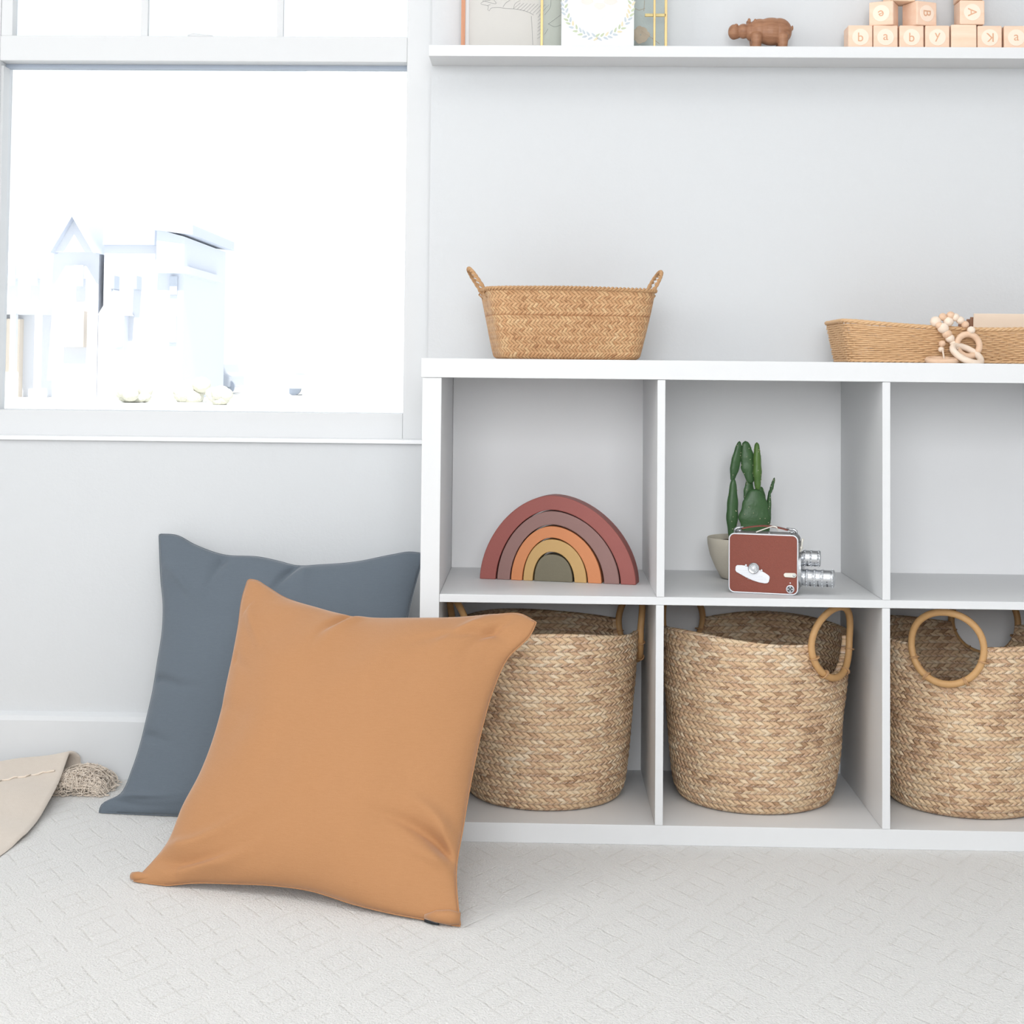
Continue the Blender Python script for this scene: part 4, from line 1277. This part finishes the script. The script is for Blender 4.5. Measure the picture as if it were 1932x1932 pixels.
MB().tube([(fx_(650), 0.004, CH + 0.0020), (fx_(660), 0.004, CH + 0.0030), (fx_(880), 0.004, CH + 0.0118), (fx_(910), 0.004, CH + 0.0120), (fx_(950), 0.004, CH + 0.0110), (fx_(972), 0.004, CH + 0.0055)], [0.0014, 0.001, 0.0009, 0.0013, 0.0011, 0.001], 8).build('finder_lever', M['lever'], mc, smooth=True)
MB().ball((fx_(835), 0.010, CH + 0.0008), 0.0024, (1, 1, .6), 12).build('release_button', M['chrome'], mc, smooth=True)
# front turret with two lenses
MB().box(CW - 0.001, CW + 0.0012, 0.004, CD - 0.004, 0.010, CH - 0.012).build('front_plate', M['pewter'], mc, bevel=0.0004)
MB().lathe([(0.0001, CW), (0.0265, CW), (0.0268, CW + 0.0015), (0.0268, CW + 0.0042), (0.0235, CW + 0.0055), (0.0001, CW + 0.0055)], 'x', 56, Matrix.Translation((0, hy, 0.0385))).build('lens_turret', M['chrome'], mc, smooth=True, auto=30)


def lens(zc, ln, rad, ringsx, nm):
    x0_ = CW + 0.005
    prof = [(0.0001, x0_), (rad * 0.86, x0_)]
    n_ = 60
    for i in range(n_ + 1):
        s = i / n_; x = x0_ + 0.001 + s * (ln - 0.001)
        r = rad * 0.93
        for c in ringsx: r += rad * 0.075 * math.exp(-((s - c) / 0.035)**2)
        prof.append((r, x))
    prof += [(rad * 0.86, x0_ + ln + 0.0004), (rad * 0.78, x0_ + ln - 0.0005), (rad * 0.7, x0_ + ln - 0.004), (0.0001, x0_ + ln - 0.0042)]
    o = MB().lathe(prof, 'x', 56, Matrix.Translation((0, hy, zc))).build(nm, M['chrome'], mc, smooth=True, auto=40)
    MB().ball((x0_ + ln - 0.0045, hy, zc), rad * 0.68, (0.2, 1, 1), 24).build('front_glass', M['lens_glass'], o, smooth=True)
    kb = MB()
    for c in ringsx:
        nk = 16
        for j in range(nk):
            a = 2 * PI * (j + 0.5) / nk
            kb.ball((x0_ + 0.001 + c * (ln - 0.001), hy + rad * 1.0 * math.cos(a), zc + rad * 1.0 * math.sin(a)), 0.0009, (1, 1, 1), 8)
    kb.build('grip_studs', M['alu'], o, smooth=True)
    em = MB()
    mids = [(a + b_) / 2 for a, b_ in zip(ringsx[:-1], ringsx[1:])]
    for c in mids:
        for j in range(14):
            a = math.radians(200 + j * 10)      # on the side that faces the room
            Mx = Matrix.Translation((x0_ + c * ln, hy, zc)) @ Matrix.Rotation(a, 4, 'X')
            if random.random() < 0.75:
                em.box(-0.0006 - random.random() * 0.0008, 0.0007 + random.random() * 0.0008, rad * 0.9, rad * 0.955, -0.0004, 0.0004, Mx)
    em.build('scale_marks', M['engraving'], o)


lens(0.0552, 0.0262, 0.0128, [0.10, 0.48, 0.92], 'short_lens')
lens(0.0255, 0.0475, 0.0135, [0.12, 0.37, 0.62, 0.95], 'long_lens')
kp = MB(); kp.tube([(CW + 0.001, 0.012, CH - 0.026), (CW + 0.004, 0.012, CH - 0.021), (CW + 0.0045, 0.012, CH - 0.012), (CW + 0.006, 0.012, CH - 0.006)], [0.0022, 0.0016, 0.0014, 0.0022], 10)
kp.ball((CW + 0.0035, 0.012, CH - 0.020), 0.0028, (1, 1, 1), 12)
kp.build('run_lever', M['lever'], mc, smooth=True)

# ------------------------------------------------------------------ items on the wall shelf
SZ = 1.2578
# framed line drawing
fr_ = thing('framed_drawing', 'leaning ink line drawing on grey paper with a reddish wood edge', 'picture', (-0.04, 0.328, SZ))
def loc_(mb, c):
    mb.v = [(x - c[0], y - c[1], z - c[2]) for x, y, z in mb.v]; return mb
cF = (-0.04, 0.328, SZ)
fw_ = MB().box(-0.1386, -0.1318, 0.318, 0.338, SZ, SZ + 0.30).box(0.046, 0.052, 0.318, 0.338, SZ, SZ + 0.30).box(-0.1318, 0.046, 0.318, 0.338, SZ + 0.294, SZ + 0.30)
loc_(fw_, cF).build('wood_edge', M['copper_wood'], fr_)
loc_(MB().box(-0.1318, 0.046, 0.327, 0.337, SZ, SZ + 0.294), cF).build('mount', M['white_paper'], fr_)
loc_(MB().box(-0.1252, 0.046, 0.3255, 0.3268, SZ, SZ + 0.290), cF).build('paper', M['paper'], fr_)
STROKES = [[(-0.0886, 1.3499), (-0.0996, 1.3478), (-0.1055, 1.3438), (-0.0915, 1.3378), (-0.0934, 1.3337), (-0.0904, 1.3307), (-0.0884, 1.3347), (-0.0784, 1.3368), (-0.0624, 1.3354), (-0.0364, 1.3329), (-0.0204, 1.3279), (-0.0134, 1.3239)], [(-0.0174, 1.3219), (-0.0157, 1.2978), (-0.0143, 1.2716)], [(-0.0665, 1.3379), (-0.0625, 1.3439), (-0.0546, 1.35)], [(-0.1026, 1.3488), (-0.0785, 1.3449), (-0.0826, 1.3499)], [(0.0117, 1.3079), (0.0335, 1.3241)], [(0.0117, 1.3089), (0.0237, 1.3036), (0.0341, 1.307)], [(0.0056, 1.324), (0.0155, 1.3382), (0.0163, 1.3503)], [(0.0059, 1.2898), (0.0118, 1.2999)], [(-0.0945, 1.3398), (-0.0885, 1.3418)], [(-0.0484, 1.3349), (-0.0365, 1.345)], [(-0.0428, 1.3335), (-0.0303, 1.3446)], [(-0.0372, 1.3321), (-0.0241, 1.3443)], [(-0.0316, 1.3307), (-0.0179, 1.3439)], [(-0.026, 1.3293), (-0.0118, 1.3435)], [(-0.0204, 1.3279), (-0.0056, 1.3431)], [(-0.0148, 1.3266), (0.0006, 1.3427)], [(-0.0092, 1.3252), (0.0068, 1.3424)], [(-0.0036, 1.3238), (0.013, 1.342)], [(-0.006, 1.3201), (-0.0014, 1.3242)], [(-0.0061, 1.3139), (-0.0013, 1.3179)], [(-0.0062, 1.3077), (-0.0013, 1.3117)], [(-0.0064, 1.3014), (-0.0012, 1.3055)], [(-0.0065, 1.2952), (-0.0012, 1.2992)], [(-0.0067, 1.2889), (-0.0011, 1.293)], [(-0.0068, 1.2827), (-0.0011, 1.2867)],
           [(-0.0364, 1.3499), (-0.046, 1.343), (-0.0484, 1.3349)], [(-0.03, 1.3499), (-0.02, 1.36), (0.0, 1.365)]]
sk = MB()
for i, s_ in enumerate(STROKES):
    pts = resample(s_, max(4, len(s_) * 3)) if len(s_) > 2 else np.array(s_)
    sk.tube([(p[0], 0.3254, p[1]) for p in pts], 0.0003 if i < 9 else 0.00024, 5)
loc_(sk, cF).build('drawn_lines', M['ink'], fr_)

# brass and glass standing frame
bf = thing('brass_glass_frame', 'thin brass glass frame with a pressed flower, standing behind the wreath card', 'picture frame', (0.1, 0.300, SZ))
cB = (0.1, 0.300, SZ)
mb = MB()
for x, r_ in ((0.0010, 0.0022), (0.1940, 0.0018)):
    mb.box(x - r_, x + r_, 0.299, 0.303, SZ, SZ + 0.26)
mb.box(0.2118, 0.2164, 0.306, 0.311, SZ, SZ + 0.26)
mb.box(0.001, 0.194, 0.299, 0.303, SZ + 0.256, SZ + 0.26)
mb.box(0.178, 0.214, 0.306, 0.310, 1.3178, 1.3232)
mb.box(0.001, 0.214, 0.306, 0.310, SZ + 0.256, SZ + 0.26)
loc_(mb, cB).build('brass_edges', M['brass'], bf, bevel=0.0004)
loc_(MB().box(0.003, 0.212, 0.3035, 0.3055, SZ, SZ + 0.256), cB).build('glass_sheet', M['frame_glass'], bf)
fl = MB()
for k in range(7):
    a = k * 0.9
    fl.ball((0.170 + 0.009 * math.cos(a), 0.3028, 1.2855 + 0.008 * math.sin(a)), 0.008, (1, 0.04, 0.8), 12, Matrix.Rotation(a, 3, 'Y'))
fl.tube([(0.172, 0.3028, 1.292), (0.186, 0.3028, 1.283), (0.203, 0.3028, 1.270)], 0.0005, 5)
fl2 = MB(); fl2.tube([(0.178, 0.3028, 1.3315), (0.168, 0.3028, 1.328), (0.160, 0.3028, 1.331)], 0.0005, 5)
fl2.tube([(0.176, 0.3028, 1.327), (0.177, 0.3028, 1.345)], 0.0005, 5)
loc_(fl, cB).build('pressed_flower', M['petal'], bf)
loc_(fl2, cB).build('pressed_stem', M['petal'], bf)

# wreath card
wc = thing('wreath_card', 'white card painted with a round leafy wreath on the wall shelf', 'card', (0.0963, 0.286, SZ))
cC = (0.0963, 0.286, SZ)
loc_(MB().box(0.0345, 0.1581, 0.2855, 0.287, SZ, SZ + 0.175), cC).build('card_sheet', M['white_paper'], wc)
lf = {1: MB(), 2: MB(), 3: MB()}
cxw, czw, Rw = 0.0965, 1.3350, 0.0575
kk = 0
nl = 84
for k in range(nl):
    a = 2 * PI * k / nl + random.uniform(-.02, .02)
    inner = k % 2
    rad = Rw - 0.0035 if inner else Rw + 0.0035
    c = Vector((cxw + rad * math.cos(a), 0.2852, czw + rad * math.sin(a)))
    sw = 1 if math.cos(a) > 0 else -1
    dirn = a + sw * (PI / 2) + (0.65 if (inner == (sw > 0)) else -0.65)
    dv = Vector((math.cos(dirn), 0, math.sin(dirn))); nv_ = Vector((-dv.z, 0, dv.x))
    L0, w0 = 0.0046, 0.0018
    n_ = 10
    poly = [c + dv * (L0 * math.cos(2 * PI * i / n_)) + nv_ * (w0 * math.sin(2 * PI * i / n_) * (1 - 0.35 * math.cos(2 * PI * i / n_))) for i in range(n_)]
    tgt = lf[random.choice((1, 1, 2, 2, 3))]
    tgt.prism([(p.x, p.z) for p in poly], 0.2850, 0.2854)
for i_, mb in lf.items():
    loc_(mb, cC).build('wreath_leaves', M['leaf%d' % i_], wc)
wcp = MB()
for (x, z, rx, rz_) in ((0.078, 1.3385, 0.011, 0.005), (0.0995, 1.3315, 0.010, 0.006), (0.118, 1.3385, 0.012, 0.005)):
    wcp.prism([(x + rx * math.cos(a), z + rz_ * math.sin(a) * (1 + .2 * math.sin(3 * a))) for a in np.linspace(0, 2 * PI, 20)[:-1]], 0.2851, 0.2854)
loc_(wcp, cC).build('blush_wash', M['blush'], wc)
wcp = MB().prism([(0.0965 + 0.026 * math.cos(a), 1.3235 + 0.014 * math.sin(a) * (1 + .15 * math.sin(4 * a))) for a in np.linspace(0, 2 * PI, 30)[:-1]], 0.2852, 0.2854)
loc_(wcp, cC).build('grey_wash', M['mist'], wc)

# carved hippo
hp_ = MB()
hb = 0.030
def HB(x, z, r, sc=(1, 1, 1), y=0.0, R=None): hp_.ball((x, y, z), r, sc, 24, R)
HB(0.395, 0.0335, 0.0245, (1.25, 0.78, 0.98)); HB(0.4085, 0.034, 0.0228, (0.95, 0.8, 1.0)); HB(0.375, 0.034, 0.021, (1, 0.8, 1.02))
HB(0.3585, 0.034, 0.0132, (0.62, 0.98, 1.25)); HB(0.3655, 0.034, 0.0150, (0.62, 0.9, 1.2)); HB(0.3475, 0.034, 0.0118, (1.0, 0.95, 1.1))
HB(0.3312, 0.0325, 0.0118, (0.85, 0.95, 1.12)); HB(0.3335, 0.0270, 0.0085, (1.1, 0.95, 0.8)); HB(0.338, 0.037, 0.0085, (1.5, 0.9, 0.8))
for y in (-0.0095, 0.0095):
    HB(0.3560, 0.0500, 0.0036, (0.8, 0.7, 1.35), y); HB(0.3345, 0.0432, 0.0034, (1, 1, 0.8), y * 0.6)
    for x, lz in ((0.3685, 1), (0.413, 1)):
        for k in range(8):
            HB(x + 0.0018 * (k % 2) * 0, 0.0045 + k * 0.0028, 0.0078 + 0.0004 * k, (1, 1, 0.75), y * 1.05)
HB(0.3665, 0.0495, 0.0036, (0.8, 0.7, 1.3), -0.008)
HB(0.4310, 0.040, 0.0022, (0.8, 0.8, 2.2))
hp_.v = [(x - 0.378, y, z) for x, y, z in hp_.v]
ho = hp_.build('carved_hippo', M['hippo'], smooth=True)
rm = ho.modifiers.new('remesh', 'REMESH'); rm.mode = 'VOXEL'; rm.voxel_size = 0.0009; rm.use_smooth_shade = True
smo = ho.modifiers.new('smooth', 'SMOOTH'); smo.iterations = 3; smo.factor = 0.5
ho.location = (0.3765, 0.300, SZ)
tag(ho, 'small carved brown wooden hippo on the wall shelf', 'figurine')

# alphabet blocks
BS = 0.0412


def text_mesh(ch):
    cu = bpy.data.curves.new('letter', 'FONT'); cu.body = ch; cu.size = 0.030; cu.extrude = 0.0004
    cu.align_x = 'CENTER'; cu.align_y = 'CENTER'
    ob = bpy.data.objects.new('tmp', cu); COL.objects.link(ob)
    bpy.context.view_layer.update()
    me = bpy.data.meshes.new_from_object(ob.evaluated_get(bpy.context.evaluated_depsgraph_get()))
    bpy.data.objects.remove(ob)
    vs_ = [v.co for v in me.vertices]
    mnx, mxx = min(v.x for v in vs_), max(v.x for v in vs_); mny, mxy = min(v.y for v in vs_), max(v.y for v in vs_)
    for v in me.vertices: v.co.x -= (mnx + mxx) / 2; v.co.y -= (mny + mxy) / 2
    me.materials.clear(); me.materials.append(M['letter'])
    return me


def block(label, x, z, rz=0.0, ch=None, rot=0.0, y=0.300, light=False, w=BS):
    t_ = thing('alphabet_block', label, 'block', (x + w / 2, y, z), rz, 'wooden alphabet blocks on the wall shelf')
    MB().box(-w / 2, w / 2, -w / 2, w / 2, 0.0001, w - 0.0001).build('cube', M['blockw2' if light else 'blockw'], t_, bevel=0.0022, seg=3)
    if ch:
        md = MB().lathe([(0.0001, -w / 2 - 0.0006), (0.0138, -w / 2 - 0.0006), (0.0142, -w / 2 - 0.0003), (0.0142, -w / 2 + 0.0002)], 'y', 40,
                        Matrix.Translation((0, 0, w / 2))).build('medallion', M['medal'], t_, smooth=True, auto=30)
        lo_ = bpy.data.objects.new('letter', text_mesh(ch)); COL.objects.link(lo_); lo_.parent = md
        lo_.location = (0, -w / 2 - 0.0007, w / 2); lo_.scale = (0.72, 0.72, 0.72)
        lo_.rotation_euler = (Matrix.Rotation(rot, 3, 'Y') @ Matrix.Rotation(PI / 2, 3, 'X')).to_euler()
    return t_


r1, r2, r3 = SZ, SZ + BS, SZ + 2 * BS
block('block with letter b, first of the bottom row', 0.5206, r1, 0.0, 'b')
block('block with letter a, second of the bottom row', 0.5630, r1, 0.0, 'a')
block('second block with letter b, third of the bottom row', 0.6068, r1, 0.0, 'b')
block('block with letter y, fourth of the bottom row', 0.6502, r1, 0.0, 'y')
block('plain unlettered pale block in the bottom row', 0.6938, r1 , 0.0, None, light=True, w=0.0428)
block('block with an upside-down letter k, right of the plain block', 0.7381, r1, 0.0, 'K', PI)
block('block with letter a at the right picture edge', 0.7826, r1, 0.0, 'a')
block('upper block with a sideways letter e, left of the second row', 0.5640, r2, math.radians(-24), 'e', PI * 0.9)
block('upper block with a sideways letter B, middle of the second row', 0.6245, r2, math.radians(24), 'B', PI / 2)
block('upper block with a sideways letter A, above the plain block', 0.7085, r2 + 0.0016, 0.0, 'A', PI / 2, w=0.0418)
block('topmost block bridging the two left upper blocks', 0.5895, r3, math.radians(8), None, light=True, w=0.0425)
block('topmost block above the sideways letter A', 0.7060, r3 + 0.0024, math.radians(-6), None, light=False, w=0.0438)

# ------------------------------------------------------------------ blanket with fringe at the left
bl = thing('throw_blanket', 'folded oatmeal throw blanket with a tangled fringe on the carpet at the left edge', 'blanket', (-1.0, 0.15, 0))
nx_, ns = 90, 90
X = np.linspace(0, 1, nx_)


def bl_profile(s, crest, y_front):
    """s 0..1 from the front hem over the raised back roll and down behind"""
    y_b = 0.300
    y = np.where(s < 0.8, y_front + (y_b - y_front) * (s / 0.8), 0)
    q = np.clip(s / 0.8, 0, 1)
    z = 0.004 + (crest - 0.004) * (q**2.6)
    a = np.clip((s - 0.8) / 0.2, 0, 1) * PI * 1.05
    rr2 = crest * 0.42
    y = np.where(s >= 0.8, y_b + rr2 * 0.75 * np.sin(a), y)
    z = np.where(s >= 0.8, crest - rr2 + rr2 * np.cos(a), z)
    return y, z


S_ = np.linspace(0, 1, ns)
Pt = np.zeros((nx_, ns, 3))
for i, xx in enumerate(X):
    crest = 0.0275 + 0.026 * max(0, (xx - 0.60) / 0.40)**1.6
    yf = -0.16 - 0.25 * max(0, 1 - xx)**1.0
    y, z = bl_profile(S_, crest, yf)
    # right-hand edge: the hem wanders
    yy_ = np.array([-0.20, -0.1166, -0.0178, 0.1325, 0.25, 0.31, 0.36])
    xe_ = np.array([-0.785, -0.7705, -0.7629, -0.7735, -0.786, -0.792, -0.793])
    xr = np.interp(y, yy_, xe_)
    x = -1.35 + (xr + 1.35) * xx
    x = x + 0.016 * np.clip((S_ - 0.80) / 0.06, 0, 1) * xx**3
    z = z + 0.0016 * np.sin(y * 40 + xx * 9) + 0.0012 * np.sin(x * 55 + y * 20)
    Pt[i] = np.stack([x, y, np.maximum(z, 0.003)], -1)
tk = 0.004
Pb_ = Pt.copy(); Pb_[..., 2] = np.maximum(Pb_[..., 2] - tk, 0.0004)
Pb_[:, ns * 8 // 10:, 1] -= tk
full = np.concatenate([Pt, Pb_[:, ::-1]], 1)
full = np.concatenate([full, full[:, :1]], 1) - np.array([-1.0, 0.15, 0])
# close the right edge by pinching
pinch = full[-1:].copy(); mid = (full[-1, :ns] + full[-1, ns:2 * ns][::-1]) / 2 + np.array([0.0015, 0, 0])
pinch[0, :ns] = mid; pinch[0, ns:2 * ns] = mid[::-1]; pinch[0, 2 * ns] = mid[0]
full = np.concatenate([full, pinch], 0)
grid_mesh('blanket_cloth', full, M['throw'], bl)
hem = MB()
hpts = []
for i in range(60):
    s = i / 59
    xx = 0.985 - 0.42 * s
    j = int((0.70 - 0.12 * s) * ns)
    p = Pt[int(xx * (nx_ - 1)), j]
    hpts.append((p[0] + 1.0, p[1] - 0.15, p[2] + 0.0012 + 0.0006 * math.sin(i * 1.3)))
hem.tube(hpts, 0.0016, 6)
hem.build('stitched_hem', M['fringe'], bl, smooth=True)
fm = MB()
rnd = random.Random(11)
for k in range(520):
    # clump envelope
    s = rnd.random()
    cxx = -0.795 + 0.082 * s; topz = 0.036 * math.sqrt(max(0.05, 1 - ((s - 0.45) / 0.62)**2))
    p = Vector((cxx, rnd.uniform(0.215, 0.318), rnd.uniform(0.003, topz)))
    ylo, yhi, xr_, zf_ = rnd.uniform(.212, .255), rnd.uniform(.285, .327), -.712 + rnd.gauss(0, .009), rnd.uniform(.75, 1.08)
    dr = Vector((rnd.gauss(0.4, 1), rnd.gauss(0, 1), rnd.gauss(0, 0.6))).normalized()
    pts = []
    for q in range(22):
        pts.append(p.copy())
        dr = (dr + Vector((rnd.gauss(0, .28), rnd.gauss(0, .28), rnd.gauss(0, .25)))).normalized()
        p = p + dr * 0.0030
        s2 = (p.x + 0.795) / 0.082
        tz = 0.037 * math.sqrt(max(0.03, 1 - ((s2 - 0.45) / 0.62)**2))
        tz *= zf_ * math.sqrt(max(0.05, 1 - ((p.y - 0.272) / 0.062)**2))
        p.z = min(max(p.z, 0.0018), max(tz, 0.003))
        if p.y < ylo or p.y > yhi: dr.y = -dr.y
        if p.x > xr_ or p.x < -0.802: dr.x = -dr.x
        p.y = min(p.y, 0.328)
    fm.tube(pts, 0.00062, 5)
fm.v = [(x + 1.0, y - 0.15, z) for x, y, z in fm.v]
fm.build('fringe', M['fringe'], bl, smooth=True, kind='stuff')
